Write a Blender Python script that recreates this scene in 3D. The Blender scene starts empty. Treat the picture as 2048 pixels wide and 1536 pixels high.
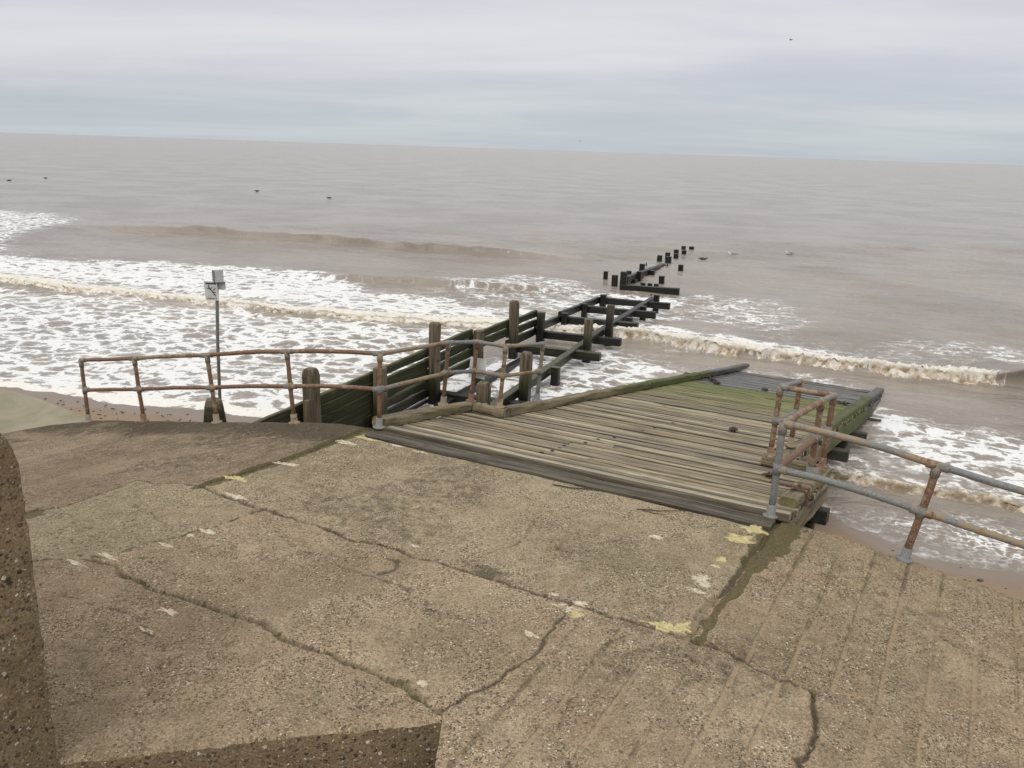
import bpy, math, random
import numpy as np
from mathutils import Vector, Matrix

random.seed(7)
rng = np.random.default_rng(11)
R = math.radians
scene = bpy.context.scene
col = scene.collection

# ------------------------------------------------------------------ camera
cam_d = bpy.data.cameras.new('camera')
cam_d.sensor_width = 36.0
cam_d.lens = 30.16
cam_d.clip_start = 0.05
cam_d.clip_end = 60000.0
cam = bpy.data.objects.new('camera', cam_d)
col.objects.link(cam)
cam.matrix_world = (Matrix.Translation((0, 0, 3.9)) @ Matrix.Rotation(R(90 - 15.34), 4, 'X')
                    @ Matrix.Rotation(R(1.845), 4, 'Z'))
scene.camera = cam

# ------------------------------------------------------------------ node helper
class NT:
    def __init__(self, tree):
        self.t = tree
        self.n = tree.nodes
        self.l = tree.links
    def node(self, typ, **kw):
        nd = self.n.new(typ)
        for k, val in kw.items():
            setattr(nd, k, val)
        return nd
    def put(self, sock, val):
        if hasattr(val, 'is_output') or isinstance(val, bpy.types.NodeSocket):
            self.l.new(val, sock)
        else:
            if isinstance(val, (tuple, list)) and len(val) == 3 and sock.type == 'RGBA':
                val = (*val, 1)
            sock.default_value = val
    def math(self, op, a, b=0.0, c=None, clamp=False):
        nd = self.node('ShaderNodeMath', operation=op, use_clamp=clamp)
        self.put(nd.inputs[0], a)
        self.put(nd.inputs[1], b)
        if c is not None:
            self.put(nd.inputs[2], c)
        return nd.outputs[0]
    def vmath(self, op, a, b=(0, 0, 0)):
        nd = self.node('ShaderNodeVectorMath', operation=op)
        self.put(nd.inputs[0], a)
        if op == 'SCALE':
            self.put(nd.inputs['Scale'], b)
        else:
            self.put(nd.inputs[1], b)
        return nd.outputs['Value'] if op in ('DOT_PRODUCT', 'LENGTH', 'DISTANCE') else nd.outputs[0]
    def mix(self, f, a, b, blend='MIX'):
        nd = self.node('ShaderNodeMix', data_type='RGBA', blend_type=blend)
        self.put(nd.inputs['Factor'], f)
        self.put(nd.inputs[6], a)
        self.put(nd.inputs[7], b)
        return nd.outputs[2]
    def lerp(self, f, a, b):
        nd = self.node('ShaderNodeMix', data_type='FLOAT')
        self.put(nd.inputs[0], f)
        self.put(nd.inputs[2], a)
        self.put(nd.inputs[3], b)
        return nd.outputs[0]
    def smooth(self, x, lo, hi, a=0.0, b=1.0):
        nd = self.node('ShaderNodeMapRange', interpolation_type='SMOOTHSTEP')
        self.put(nd.inputs['Value'], x)
        self.put(nd.inputs['From Min'], lo)
        self.put(nd.inputs['From Max'], hi)
        self.put(nd.inputs['To Min'], a)
        self.put(nd.inputs['To Max'], b)
        return nd.outputs[0]
    def noise(self, vec, scale, detail=4, rough=0.55, dist=0.0, color=False, dim='3D'):
        nd = self.node('ShaderNodeTexNoise', noise_dimensions=dim)
        self.put(nd.inputs['Vector'], vec)
        self.put(nd.inputs['Scale'], scale)
        self.put(nd.inputs['Detail'], detail)
        self.put(nd.inputs['Roughness'], rough)
        self.put(nd.inputs['Distortion'], dist)
        return nd.outputs['Color' if color else 'Fac']
    def voro(self, vec, scale, feature='F1', rand=1.0, dim='3D'):
        nd = self.node('ShaderNodeTexVoronoi', feature=feature, voronoi_dimensions=dim)
        self.put(nd.inputs['Vector'], vec)
        self.put(nd.inputs['Scale'], scale)
        self.put(nd.inputs['Randomness'], rand)
        return nd
    def mapping(self, vec, scale=(1, 1, 1), loc=(0, 0, 0), rot=(0, 0, 0)):
        nd = self.node('ShaderNodeMapping')
        self.put(nd.inputs['Vector'], vec)
        nd.inputs['Scale'].default_value = scale
        nd.inputs['Location'].default_value = loc
        nd.inputs['Rotation'].default_value = rot
        return nd.outputs[0]
    def ramp(self, f, stops, interp='LINEAR'):
        nd = self.node('ShaderNodeValToRGB')
        nd.color_ramp.interpolation = interp
        el = nd.color_ramp.elements
        while len(el) < len(stops):
            el.new(0.5)
        for e, (p, c) in zip(el, stops):
            e.position = p
            e.color = (*c, 1)
        self.put(nd.inputs[0], f)
        return nd.outputs[0]
    def attr(self, name):
        nd = self.node('ShaderNodeAttribute', attribute_type='GEOMETRY', attribute_name=name)
        return nd.outputs['Fac']
    def bump(self, h, strength=0.5, dist=0.01, normal=None):
        nd = self.node('ShaderNodeBump')
        self.put(nd.inputs['Height'], h)
        self.put(nd.inputs['Strength'], strength)
        nd.inputs['Distance'].default_value = dist
        if normal is not None:
            self.l.new(normal, nd.inputs['Normal'])
        return nd.outputs[0]

def material(name):
    m = bpy.data.materials.new(name)
    m.use_nodes = True
    nt = NT(m.node_tree)
    b = m.node_tree.nodes['Principled BSDF']
    return m, nt, b

# ------------------------------------------------------------------ sky and sun
SUN_EL, SUN_AZ = R(52), R(205)          # azimuth measured clockwise from +Y
world = bpy.data.worlds.new('World')
scene.world = world
world.use_nodes = True
w = NT(world.node_tree)
w.n.clear()
out = w.node('ShaderNodeOutputWorld')
sky = w.node('ShaderNodeTexSky', sky_type='NISHITA')
sky.sun_disc = False
sky.sun_elevation = SUN_EL
sky.sun_rotation = SUN_AZ
bg1 = w.node('ShaderNodeBackground')
bg1.inputs['Strength'].default_value = 0.1
w.l.new(sky.outputs[0], bg1.inputs['Color'])
tc = w.node('ShaderNodeTexCoord')
dirv = tc.outputs['Generated']
sep = w.node('ShaderNodeSeparateXYZ')
w.l.new(dirv, sep.inputs[0])
zel = w.math('MAXIMUM', sep.outputs[2], 0.0)
# a flat cloud sheet seen in perspective: streaks flatten towards the horizon
den = w.math('ADD', zel, 0.07)
cx = w.math('DIVIDE', sep.outputs[0], den)
cy = w.math('DIVIDE', sep.outputs[1], den)
comb = w.node('ShaderNodeCombineXYZ')
w.put(comb.inputs[0], cx)
w.put(comb.inputs[1], cy)
cv = comb.outputs[0]
n1 = w.noise(w.mapping(cv, (0.22, 0.34, 1), (3.1, 0.4, 0), (0, 0, R(-12))), 1.0, 5, 0.5, 0.5)
n2 = w.noise(w.mapping(cv, (0.9, 1.5, 1), (7.7, 2.0, 0), (0, 0, R(-8))), 1.0, 4, 0.55, 0.3)
nn = w.math('ADD', w.math('MULTIPLY', n1, 0.82), w.math('MULTIPLY', n2, 0.18))
cl = w.smooth(nn, 0.30, 0.70)
lowc = w.mix(cl, (0.50, 0.55, 0.60), (0.595, 0.64, 0.67))
midc = w.mix(cl, (0.56, 0.585, 0.655), (0.76, 0.765, 0.79))
higc = w.mix(cl, (0.98, 0.98, 0.99), (1.20, 1.18, 1.14))
c1 = w.mix(w.smooth(zel, 0.01, 0.10), lowc, midc)
c2 = w.mix(w.smooth(zel, 0.13, 0.85), c1, higc)
bg2 = w.node('ShaderNodeBackground')
w.l.new(c2, bg2.inputs['Color'])
bg2.inputs['Strength'].default_value = 1.0
ms = w.node('ShaderNodeMixShader')
ms.inputs[0].default_value = 0.94
w.l.new(bg1.outputs[0], ms.inputs[1])
w.l.new(bg2.outputs[0], ms.inputs[2])
w.l.new(ms.outputs[0], out.inputs[0])

sun_d = bpy.data.lights.new('sun', 'SUN')
sun_d.energy = 1.2
sun_d.angle = R(40)
sun_d.color = (1.0, 0.96, 0.9)
sun = bpy.data.objects.new('sun', sun_d)
col.objects.link(sun)
sd = Vector((math.sin(SUN_AZ) * math.cos(SUN_EL), math.cos(SUN_AZ) * math.cos(SUN_EL), math.sin(SUN_EL)))
sun.rotation_euler = sd.to_track_quat('Z', 'Y').to_euler()
sun.location = (0, 0, 30)

scene.cycles.max_bounces = 4
scene.cycles.diffuse_bounces = 2
scene.cycles.glossy_bounces = 2
scene.cycles.transmission_bounces = 0
scene.cycles.caustics_reflective = False
scene.cycles.caustics_refractive = False
scene.view_settings.view_transform = 'Standard'
scene.view_settings.look = 'None'
scene.view_settings.exposure = 0.0
scene.view_settings.gamma = 1.0
scene.view_settings.use_curve_mapping = False

# ------------------------------------------------------------------ frames of the place
SEA = -2.0
OX, OY = -1.88, 11.57                    # head of the slipway, left corner
UA = R(-28.4)
UX, UY = math.cos(UA), math.sin(UA)      # u runs along the sea wall to the right
VX, VY = -UY, UX                         # v runs out to sea
def W(u, v, z=0.0):
    return Vector((OX + u * UX + v * VX, OY + u * UY + v * VY, z))
def to_uv(x, y):
    return (x - OX) * UX + (y - OY) * UY, (x - OX) * VX + (y - OY) * VY
def soft(x, k=0.35):
    x = np.asarray(x, float)
    return k * np.log1p(np.exp(np.clip(x / k, -60, 50)))
def zc(u):
    return -0.178 * soft(-u - 0.55) - 0.148 * soft(u - 5.93)
DK = -0.136                              # slope of the timber slipway
U3 = Vector((UX, UY, 0))
V3 = Vector((VX, VY, 0))
VD = Vector((VX, VY, DK)).normalized()
ND = U3.cross(VD).normalized()

# ------------------------------------------------------------------ numpy noise
def _hash(ix, iy, seed):
    h = (ix.astype(np.int64) * 374761393 + iy.astype(np.int64) * 668265263 + seed * 1442695041) & 0xFFFFFFFF
    h = ((h ^ (h >> 13)) * 1274126177) & 0xFFFFFFFF
    return ((h ^ (h >> 16)) & 0xFFFFFF) / float(0xFFFFFF)
def vnoise(x, y, seed=0):
    ix, iy = np.floor(x), np.floor(y)
    fx, fy = x - ix, y - iy
    fx = fx * fx * fx * (fx * (fx * 6 - 15) + 10)
    fy = fy * fy * fy * (fy * (fy * 6 - 15) + 10)
    a = _hash(ix, iy, seed); b = _hash(ix + 1, iy, seed)
    c = _hash(ix, iy + 1, seed); d = _hash(ix + 1, iy + 1, seed)
    return (a + (b - a) * fx) * (1 - fy) + (c + (d - c) * fx) * fy
def fbm(x, y, seed=0, oct=4, gain=0.5):
    s = 0; amp = 1.0; tot = 0
    c, sn = math.cos(0.6), math.sin(0.6)
    for o in range(oct):
        s = s + amp * vnoise(x, y, seed + o * 17)
        tot += amp; amp *= gain
        x, y = (x * c - y * sn) * 2.03 + 5.2, (x * sn + y * c) * 2.03 + 1.7
    return s / tot
def sstep(x, a, b):
    t = np.clip((x - a) / (b - a), 0, 1)
    return t * t * (3 - 2 * t)
def poly_dist(x, y, pts):
    d = np.full(x.shape, 1e9)
    for (x0, y0), (x1, y1) in zip(pts[:-1], pts[1:]):
        dx, dy = x1 - x0, y1 - y0
        t = np.clip(((x - x0) * dx + (y - y0) * dy) / (dx * dx + dy * dy + 1e-12), 0, 1)
        d = np.minimum(d, np.hypot(x - x0 - t * dx, y - y0 - t * dy))
    return d
def inside(x, y, pts):
    r = np.zeros(x.shape, bool)
    n = len(pts)
    for i in range(n):
        x0, y0 = pts[i]; x1, y1 = pts[(i + 1) % n]
        c = (y0 > y) != (y1 > y)
        r ^= c & (x < (x1 - x0) * (y - y0) / (y1 - y0 + 1e-12) + x0)
    return r

# ------------------------------------------------------------------ mesh and object helpers
WM = {}
def tag(o, label=None, cat=None, group=None, kind=None):
    if label: o['label'] = label
    if cat: o['category'] = cat
    if group: o['group'] = group
    if kind: o['kind'] = kind
    return o
def link(name, data, parent=None, mtx=None):
    o = bpy.data.objects.new(name, data)
    col.objects.link(o)
    mtx = mtx or Matrix.Identity(4)
    WM[o.name] = mtx
    if parent is not None:
        o.parent = parent
        o.matrix_basis = WM[parent.name].inverted() @ mtx
    else:
        o.matrix_basis = mtx
    return o
def empty(name, loc):
    o = link(name, None, None, Matrix.Translation(loc))
    o.empty_display_size = 0.2
    return o
def mesh_np(name, verts, faces, mat=None, smooth=True):
    me = bpy.data.meshes.new(name)
    verts = np.asarray(verts, np.float32)
    faces = np.asarray(faces, np.int32)
    nf, k = faces.shape
    me.vertices.add(len(verts)); me.vertices.foreach_set('co', verts.ravel())
    me.loops.add(nf * k); me.loops.foreach_set('vertex_index', faces.ravel())
    me.polygons.add(nf)
    me.polygons.foreach_set('loop_start', np.arange(0, nf * k, k, dtype=np.int32))
    me.polygons.foreach_set('loop_total', np.full(nf, k, np.int32))
    me.polygons.foreach_set('use_smooth', np.full(nf, smooth, bool))
    me.update(calc_edges=True)
    if mat: me.materials.append(mat)
    return me
def set_attr(me, name, arr):
    a = me.attributes.new(name, 'FLOAT', 'POINT')
    a.data.foreach_set('value', np.asarray(arr, np.float32))
class MB:
    def __init__(self):
        self.v = []; self.f = []
    def ring_loft(self, rings, close_ends=True):
        n = len(rings[0]); base = len(self.v)
        for r in rings: self.v.extend([tuple(p) for p in r])
        for i in range(len(rings) - 1):
            for j in range(n):
                a = base + i * n + j; b = base + i * n + (j + 1) % n
                self.f.append((a, b, b + n, a + n))
        if close_ends:
            self.f.append(tuple(base + j for j in reversed(range(n))))
            e = base + (len(rings) - 1) * n
            self.f.append(tuple(e + j for j in range(n)))
    def tube(self, pts, r, seg=10, taper=None):
        pts = [Vector(p) for p in pts]
        rings = []
        up = Vector((0, 0, 1))
        for i, p in enumerate(pts):
            d = (pts[min(i + 1, len(pts) - 1)] - pts[max(i - 1, 0)]).normalized()
            ref = up if abs(d.dot(up)) < 0.95 else Vector((1, 0, 0))
            a = d.cross(ref).normalized(); b = d.cross(a).normalized()
            rr = r if taper is None else r * taper[i]
            rings.append([p + a * math.cos(2 * math.pi * k / seg) * rr + b * math.sin(2 * math.pi * k / seg) * rr for k in range(seg)])
        self.ring_loft(rings)
    def box(self, c, s, ax=None):
        ax = ax or (Vector((1, 0, 0)), Vector((0, 1, 0)), Vector((0, 0, 1)))
        c = Vector(c); base = len(self.v)
        for sx in (-1, 1):
            for sy in (-1, 1):
                for sz in (-1, 1):
                    self.v.append(tuple(c + ax[0] * sx * s[0] / 2 + ax[1] * sy * s[1] / 2 + ax[2] * sz * s[2] / 2))
        for q in ((0, 1, 3, 2), (4, 6, 7, 5), (0, 4, 5, 1), (2, 3, 7, 6), (0, 2, 6, 4), (1, 5, 7, 3)):
            self.f.append(tuple(base + i for i in q))
    def mesh(self, name, mat, smooth=False):
        me = bpy.data.meshes.new(name)
        me.from_pydata(self.v, [], self.f)
        if smooth:
            me.polygons.foreach_set('use_smooth', [len(p.vertices) < 5 for p in me.polygons])
        me.materials.append(mat)
        me.update()
        return me
def frame_mtx(origin, x, z):
    x = Vector(x).normalized()
    y = Vector(z).cross(x).normalized()
    z = x.cross(y)
    m = Matrix.Identity(4)
    for i in range(3):
        m[i][0], m[i][1], m[i][2], m[i][3] = x[i], y[i], z[i], origin[i]
    return m
def timber(name, p0, p1, w_, h_, mat, parent, up=(0, 0, 1), rings=7, cham=0.012, wob=0.006, taper_end=0.0, round_top=False):
    """A weathered beam: length along local X, worn arrises, slight irregularity."""
    p0, p1 = Vector(p0), Vector(p1)
    L = (p1 - p0).length
    c = (p0 + p1) / 2
    m = frame_mtx(c, p1 - p0, up)
    mb = MB()
    rr = []
    xs = [i / (rings - 1) for i in range(rings)]
    if round_top:
        xs = xs[:-1] + [1 - 0.16 / L, 1 - 0.045 / L, 1.0]
    for i, t in enumerate(xs):
        jw = random.uniform(-wob, wob); jh = random.uniform(-wob, wob)
        dy = random.uniform(-wob, wob) * 0.7; dz = random.uniform(-wob, wob) * 0.7
        k = 1.0
        if round_top and i >= len(xs) - 2:
            k = 0.93 if i == len(xs) - 2 else 0.74
        if taper_end and t > 0.85:
            k = 1 - taper_end * (t - 0.85) / 0.15
        a, b = (w_ / 2 + jw) * k, (h_ / 2 + jh) * k
        ch = min(cham * random.uniform(0.5, 1.6), a * 0.45, b * 0.45)
        x = (t - 0.5) * L + (random.uniform(-0.01, 0.01) if 0 < i < len(xs) - 1 else 0)
        rr.append([Vector((x, py + dy, pz + dz)) for py, pz in
                   ((a - ch, -b), (a, -b + ch), (a, b - ch), (a - ch, b), (-a + ch, b), (-a, b - ch), (-a, -b + ch), (-a + ch, -b))])
    mb.ring_loft(rr)
    return link(name, mb.mesh(name, mat, False), parent, m)
def part(name, mb, mat, parent, smooth=False):
    """Mesh part given in world coordinates, origin at its own centre."""
    vs = np.array(mb.v)
    c = Vector((vs.min(0) + vs.max(0)) / 2)
    mb.v = [tuple(Vector(p) - c) for p in mb.v]
    return link(name, mb.mesh(name, mat, smooth), parent, Matrix.Translation(c))

# ------------------------------------------------------------------ materials
def pos_of(nt):
    return nt.node('ShaderNodeNewGeometry').outputs['Position']
def uv_of(nt, pos):
    rel = nt.vmath('SUBTRACT', pos, (OX, OY, 0))
    return nt.vmath('DOT_PRODUCT', rel, (UX, UY, 0)), nt.vmath('DOT_PRODUCT', rel, (VX, VY, 0))

def mat_concrete(name, base_a, base_b, coarse=1.0, use_attr=True, rough_bump=0.5, amount=0.5):
    m, nt, b = material(name)
    p = pos_of(nt)
    dm = '2D' if use_attr else '3D'
    big = nt.noise(p, 0.6, 4, 0.6, 0.4, dim=dm)
    med = nt.noise(p, 4.5, 5, 0.7, dim=dm)
    fine = nt.noise(p, 55.0, 3, 0.75, dim=dm)
    c = nt.mix(nt.smooth(nt.math('ADD', nt.math('MULTIPLY', big, 0.55), nt.math('MULTIPLY', med, 0.45)), 0.36, 0.64), base_a, base_b)
    hue = nt.noise(p, 1.1, 3, 0.6, dim=dm)
    c = nt.mix(nt.smooth(hue, 0.54, 0.72, 0, 0.55), c, nt.mix(0.5, c, (0.34, 0.21, 0.135)))
    c = nt.mix(nt.smooth(hue, 0.46, 0.30, 0, 0.55), c, nt.mix(0.5, c, (0.20, 0.185, 0.105)))
    c = nt.mix(nt.smooth(fine, 0.32, 0.68), nt.mix(0.36, c, (0.03, 0.024, 0.016)), nt.mix(0.14, c, (0.55, 0.46, 0.33)))
    pw = nt.vmath('ADD', p, nt.vmath('SCALE', nt.noise(p, 45, 1, 0.5, color=True, dim=dm), 0.022))
    hb = fine
    tones = [(0.0, (0.045, 0.036, 0.028)), (0.20, (0.10, 0.074, 0.05)), (0.42, (0.21, 0.155, 0.10)), (0.62, (0.25, 0.15, 0.085)),
             (0.74, (0.30, 0.25, 0.185)), (0.86, (0.42, 0.36, 0.27)), (0.93, (0.74, 0.69, 0.57))]
    dens = nt.smooth(nt.noise(p, 1.7, 4, 0.65, dim=dm), 0.40, 0.58, 0.35 if use_attr else 0.7, 1.0)
    for sc, rad, keep in ((48.0 * coarse, 0.44, 0.6), (105.0 * coarse, 0.46, 0.65)):
        vo = nt.voro(pw, sc, dim=dm)
        sr = nt.node('ShaderNodeSeparateColor')
        nt.l.new(vo.outputs['Color'], sr.inputs[0])
        body = nt.smooth(vo.outputs['Distance'], rad, rad - 0.16)
        body = nt.math('MULTIPLY', body, nt.math('LESS_THAN', sr.outputs[1], keep))
        c = nt.mix(nt.math('MULTIPLY', nt.math('MULTIPLY', body, amount), dens), c, nt.ramp(sr.outputs[0], tones, 'CONSTANT'))
        if sc < 60 * coarse: hb = nt.math('ADD', fine, nt.math('MULTIPLY', body, 0.6))
    if use_attr:
        nz = nt.noise(p, 7.0, 6, 0.72, dim='2D')
        nzc = nt.math('SUBTRACT', nz, 0.5)
        dk = nt.smooth(nt.math('ADD', nt.attr('dirt_shade'), nt.math('MULTIPLY', nzc, 1.5)), 0.22, 0.85)
        c = nt.mix(nt.math('MULTIPLY', dk, 0.74), c, (0.058, 0.046, 0.031))
        lg = nt.smooth(nt.math('ADD', nt.attr('pale'), nt.math('MULTIPLY', nzc, 1.2)), 0.25, 0.9)
        c = nt.mix(nt.math('MULTIPLY', lg, 0.62), c, (0.40, 0.315, 0.215))
        aa = nt.math('ADD', nt.attr('algae'), nt.math('MULTIPLY', nzc, 1.1))
        rimm = nt.math('MULTIPLY', nt.smooth(aa, 0.28, 0.40), nt.smooth(aa, 0.52, 0.42))
        c = nt.mix(nt.math('MULTIPLY', rimm, 0.35), c, (0.36, 0.31, 0.20))
        al = nt.smooth(aa, 0.42, 0.52)
        agc = nt.mix(nt.smooth(fine, 0.25, 0.75), (0.060, 0.048, 0.018), (0.150, 0.130, 0.060))
        c = nt.mix(nt.math('MULTIPLY', al, 0.84), c, agc)
    oi = nt.node('ShaderNodeObjectInfo')
    c = nt.mix(1.0 if use_attr else 0.0, c, nt.mix(1.0, c, oi.outputs['Color'], 'MULTIPLY'))
    pits = nt.voro(pw, 13.0, dim=dm)
    spc = nt.node('ShaderNodeSeparateColor')
    nt.l.new(pits.outputs['Color'], spc.inputs[0])
    pit = nt.math('MULTIPLY', nt.smooth(pits.outputs['Distance'], 0.22, 0.12), nt.math('GREATER_THAN', spc.outputs[0], 0.80))
    c = nt.mix(nt.math('MULTIPLY', pit, 0.6), c, nt.ramp(spc.outputs[1], [(0.0, (0.05, 0.04, 0.03)), (0.55, (0.17, 0.12, 0.08)), (0.8, (0.5, 0.44, 0.34))], 'CONSTANT'))
    nt.put(b.inputs['Base Color'], c)
    b.inputs['Roughness'].default_value = 0.92
    b.inputs['Specular IOR Level'].default_value = 0.25
    nt.put(b.inputs['Normal'], nt.bump(hb, rough_bump, 0.012))
    return m
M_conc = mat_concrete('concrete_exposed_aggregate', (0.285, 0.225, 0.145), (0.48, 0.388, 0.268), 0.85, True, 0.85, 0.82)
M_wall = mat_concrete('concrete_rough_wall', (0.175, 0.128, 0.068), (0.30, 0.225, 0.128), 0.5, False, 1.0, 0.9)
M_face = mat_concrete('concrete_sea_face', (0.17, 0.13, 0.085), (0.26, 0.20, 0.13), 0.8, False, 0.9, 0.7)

def mat_apron():
    m, nt, b = material('concrete_apron_algae')
    p = pos_of(nt)
    n = nt.noise(p, 0.9, 5, 0.6, 0.6)
    c = nt.mix(nt.smooth(n, 0.35, 0.65), (0.20, 0.19, 0.12), (0.30, 0.26, 0.18))
    c = nt.mix(nt.smooth(nt.noise(p, 0.5, 4, 0.5), 0.52, 0.68), c, (0.12, 0.13, 0.055))
    nt.put(b.inputs['Base Color'], c)
    b.inputs['Roughness'].default_value = 0.8
    nt.put(b.inputs['Normal'], nt.bump(nt.noise(p, 25, 4, 0.6), 0.3, 0.01))
    return m
M_apron = mat_apron()

def mat_paint(name, a, bcol):
    m, nt, b = material(name)
    p = pos_of(nt)
    n = nt.noise(p, 22, 5, 0.65, dim='2D')
    nt.put(b.inputs['Base Color'], nt.mix(nt.smooth(n, 0.35, 0.7), a, bcol))
    b.inputs['Roughness'].default_value = 0.8
    wear = nt.math('ADD', nt.math('MULTIPLY', nt.noise(p, 12, 5, 0.75, dim='2D'), 0.65), nt.math('MULTIPLY', nt.noise(p, 70, 3, 0.7, dim='2D'), 0.35))
    tr = nt.node('ShaderNodeBsdfTransparent')
    mx = nt.node('ShaderNodeMixShader')
    nt.put(mx.inputs[0], nt.smooth(wear, 0.36, 0.43, 0.0, 0.92))
    nt.l.new(tr.outputs[0], mx.inputs[1])
    nt.l.new(b.outputs[0], mx.inputs[2])
    nt.l.new(mx.outputs[0], nt.n['Material Output'].inputs[0])
    return m
M_py = mat_paint('paint_worn_yellow', (0.46, 0.38, 0.17), (0.62, 0.53, 0.28))
M_pw = mat_paint('paint_worn_cream', (0.45, 0.39, 0.26), (0.68, 0.62, 0.47))

def grain_coords(nt, sx=0.6, sy=14):
    tcn = nt.node('ShaderNodeTexCoord')
    oi = nt.node('ShaderNodeObjectInfo')
    rnd = oi.outputs['Random']
    off = nt.node('ShaderNodeCombineXYZ')
    nt.put(off.inputs[0], nt.math('MULTIPLY', rnd, 57.0))
    nt.put(off.inputs[1], nt.math('MULTIPLY', rnd, 31.0))
    v = nt.vmath('ADD', nt.mapping(tcn.outputs['Object'], (sx, sy, sy)), off.outputs[0])
    return v, rnd

def mat_deck():
    m, nt, b = material('timber_slipway_boards')
    p = pos_of(nt)
    u, v = uv_of(nt, p)
    g, rnd = grain_coords(nt, 0.7, 16)
    g2, _ = grain_coords(nt, 2.5, 60)
    ga = nt.noise(g, 1.0, 6, 0.7, 0.6)
    gb = nt.noise(g2, 1.0, 4, 0.65, 0.2)
    tone = nt.ramp(rnd, [(0.0, (0.32, 0.258, 0.162)), (0.2, (0.47, 0.395, 0.255)), (0.38, (0.38, 0.312, 0.198)), (0.55, (0.28, 0.23, 0.17)), (0.72, (0.53, 0.455, 0.305)), (0.88, (0.35, 0.29, 0.21))], 'CONSTANT')
    c = nt.mix(nt.smooth(ga, 0.36, 0.62), nt.mix(0.62, tone, (0.03, 0.022, 0.014)), tone)
    c = nt.mix(nt.smooth(gb, 0.48, 0.34, 0, 0.75), c, (0.045, 0.035, 0.024))
    st = nt.noise(p, 1.1, 5, 0.65)
    c = nt.mix(nt.smooth(st, 0.50, 0.72, 0, 0.5), c, (0.085, 0.062, 0.048))
    c = nt.mix(nt.smooth(nt.noise(p, 0.8, 3, 0.5), 0.5, 0.7, 0, 0.22), c, (0.27, 0.225, 0.12))
    tco = nt.node('ShaderNodeTexCoord')
    so = nt.node('ShaderNodeSeparateXYZ')
    nt.l.new(tco.outputs['Object'], so.inputs[0])
    ey = nt.math('ADD', nt.math('ABSOLUTE', so.outputs[1]), nt.math('MULTIPLY', nt.math('SUBTRACT', gb, 0.5), 0.04))
    c = nt.mix(nt.smooth(ey, 0.050, 0.076, 0, 0.78), c, (0.032, 0.024, 0.015))
    # algae grows towards the water, wet timber below it
    edge = nt.math('ADD', v, nt.math('MULTIPLY', nt.math('SUBTRACT', nt.noise(p, 0.9, 5, 0.6), 0.5), 3.2))
    gr = nt.smooth(edge, 5.6, 10.0)
    gcol = nt.mix(nt.smooth(ga, 0.3, 0.7), (0.045, 0.05, 0.012), (0.17, 0.195, 0.045))
    c = nt.mix(nt.math('MULTIPLY', gr, 0.80), c, gcol)
    edge2 = nt.math('ADD', v, nt.math('MULTIPLY', nt.math('SUBTRACT', nt.noise(p, 1.6, 4, 0.6), 0.5), 0.9))
    wet = nt.smooth(edge2, 10.4, 11.1)
    c = nt.mix(wet, c, nt.mix(ga, (0.03, 0.028, 0.025), (0.085, 0.078, 0.07)))
    nt.put(b.inputs['Base Color'], c)
    nt.put(b.inputs['Roughness'], nt.lerp(wet, 0.85, 0.22))
    nt.put(b.inputs['Normal'], nt.bump(nt.math('ADD', ga, nt.math('MULTIPLY', gb, 0.6)), 0.6, 0.008))
    return m
M_deck = mat_deck()

def mat_kerb():
    m, nt, b = material('timber_slipway_kerb')
    p = pos_of(nt)
    u, v = uv_of(nt, p)
    g, rnd = grain_coords(nt, 0.8, 9)
    ga = nt.noise(g, 1.0, 6, 0.7, 0.5)
    c = nt.mix(nt.smooth(ga, 0.3, 0.66), (0.055, 0.043, 0.028), (0.27, 0.22, 0.135))
    li = nt.noise(p, 2.3, 5, 0.65)
    c = nt.mix(nt.smooth(li, 0.52, 0.68, 0, 0.75), c, (0.20, 0.175, 0.045))
    edge = nt.math('ADD', v, nt.math('MULTIPLY', nt.math('SUBTRACT', nt.noise(p, 1.2, 4, 0.6), 0.5), 3.5))
    gr = nt.smooth(edge, 4.5, 8.5)
    c = nt.mix(nt.math('MULTIPLY', gr, 0.9), c, nt.mix(ga, (0.028, 0.034, 0.009), (0.11, 0.13, 0.03)))
    wet = nt.smooth(v, 11.6, 12.8)
    c = nt.mix(wet, c, (0.022, 0.022, 0.018))
    nt.put(b.inputs['Base Color'], c)
    nt.put(b.inputs['Roughness'], nt.lerp(wet, 0.85, 0.3))
    nt.put(b.inputs['Normal'], nt.bump(nt.math('ADD', ga, nt.math('MULTIPLY', nt.noise(p, 30, 3), 0.5)), 0.7, 0.012))
    return m
M_kerb = mat_kerb()

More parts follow.
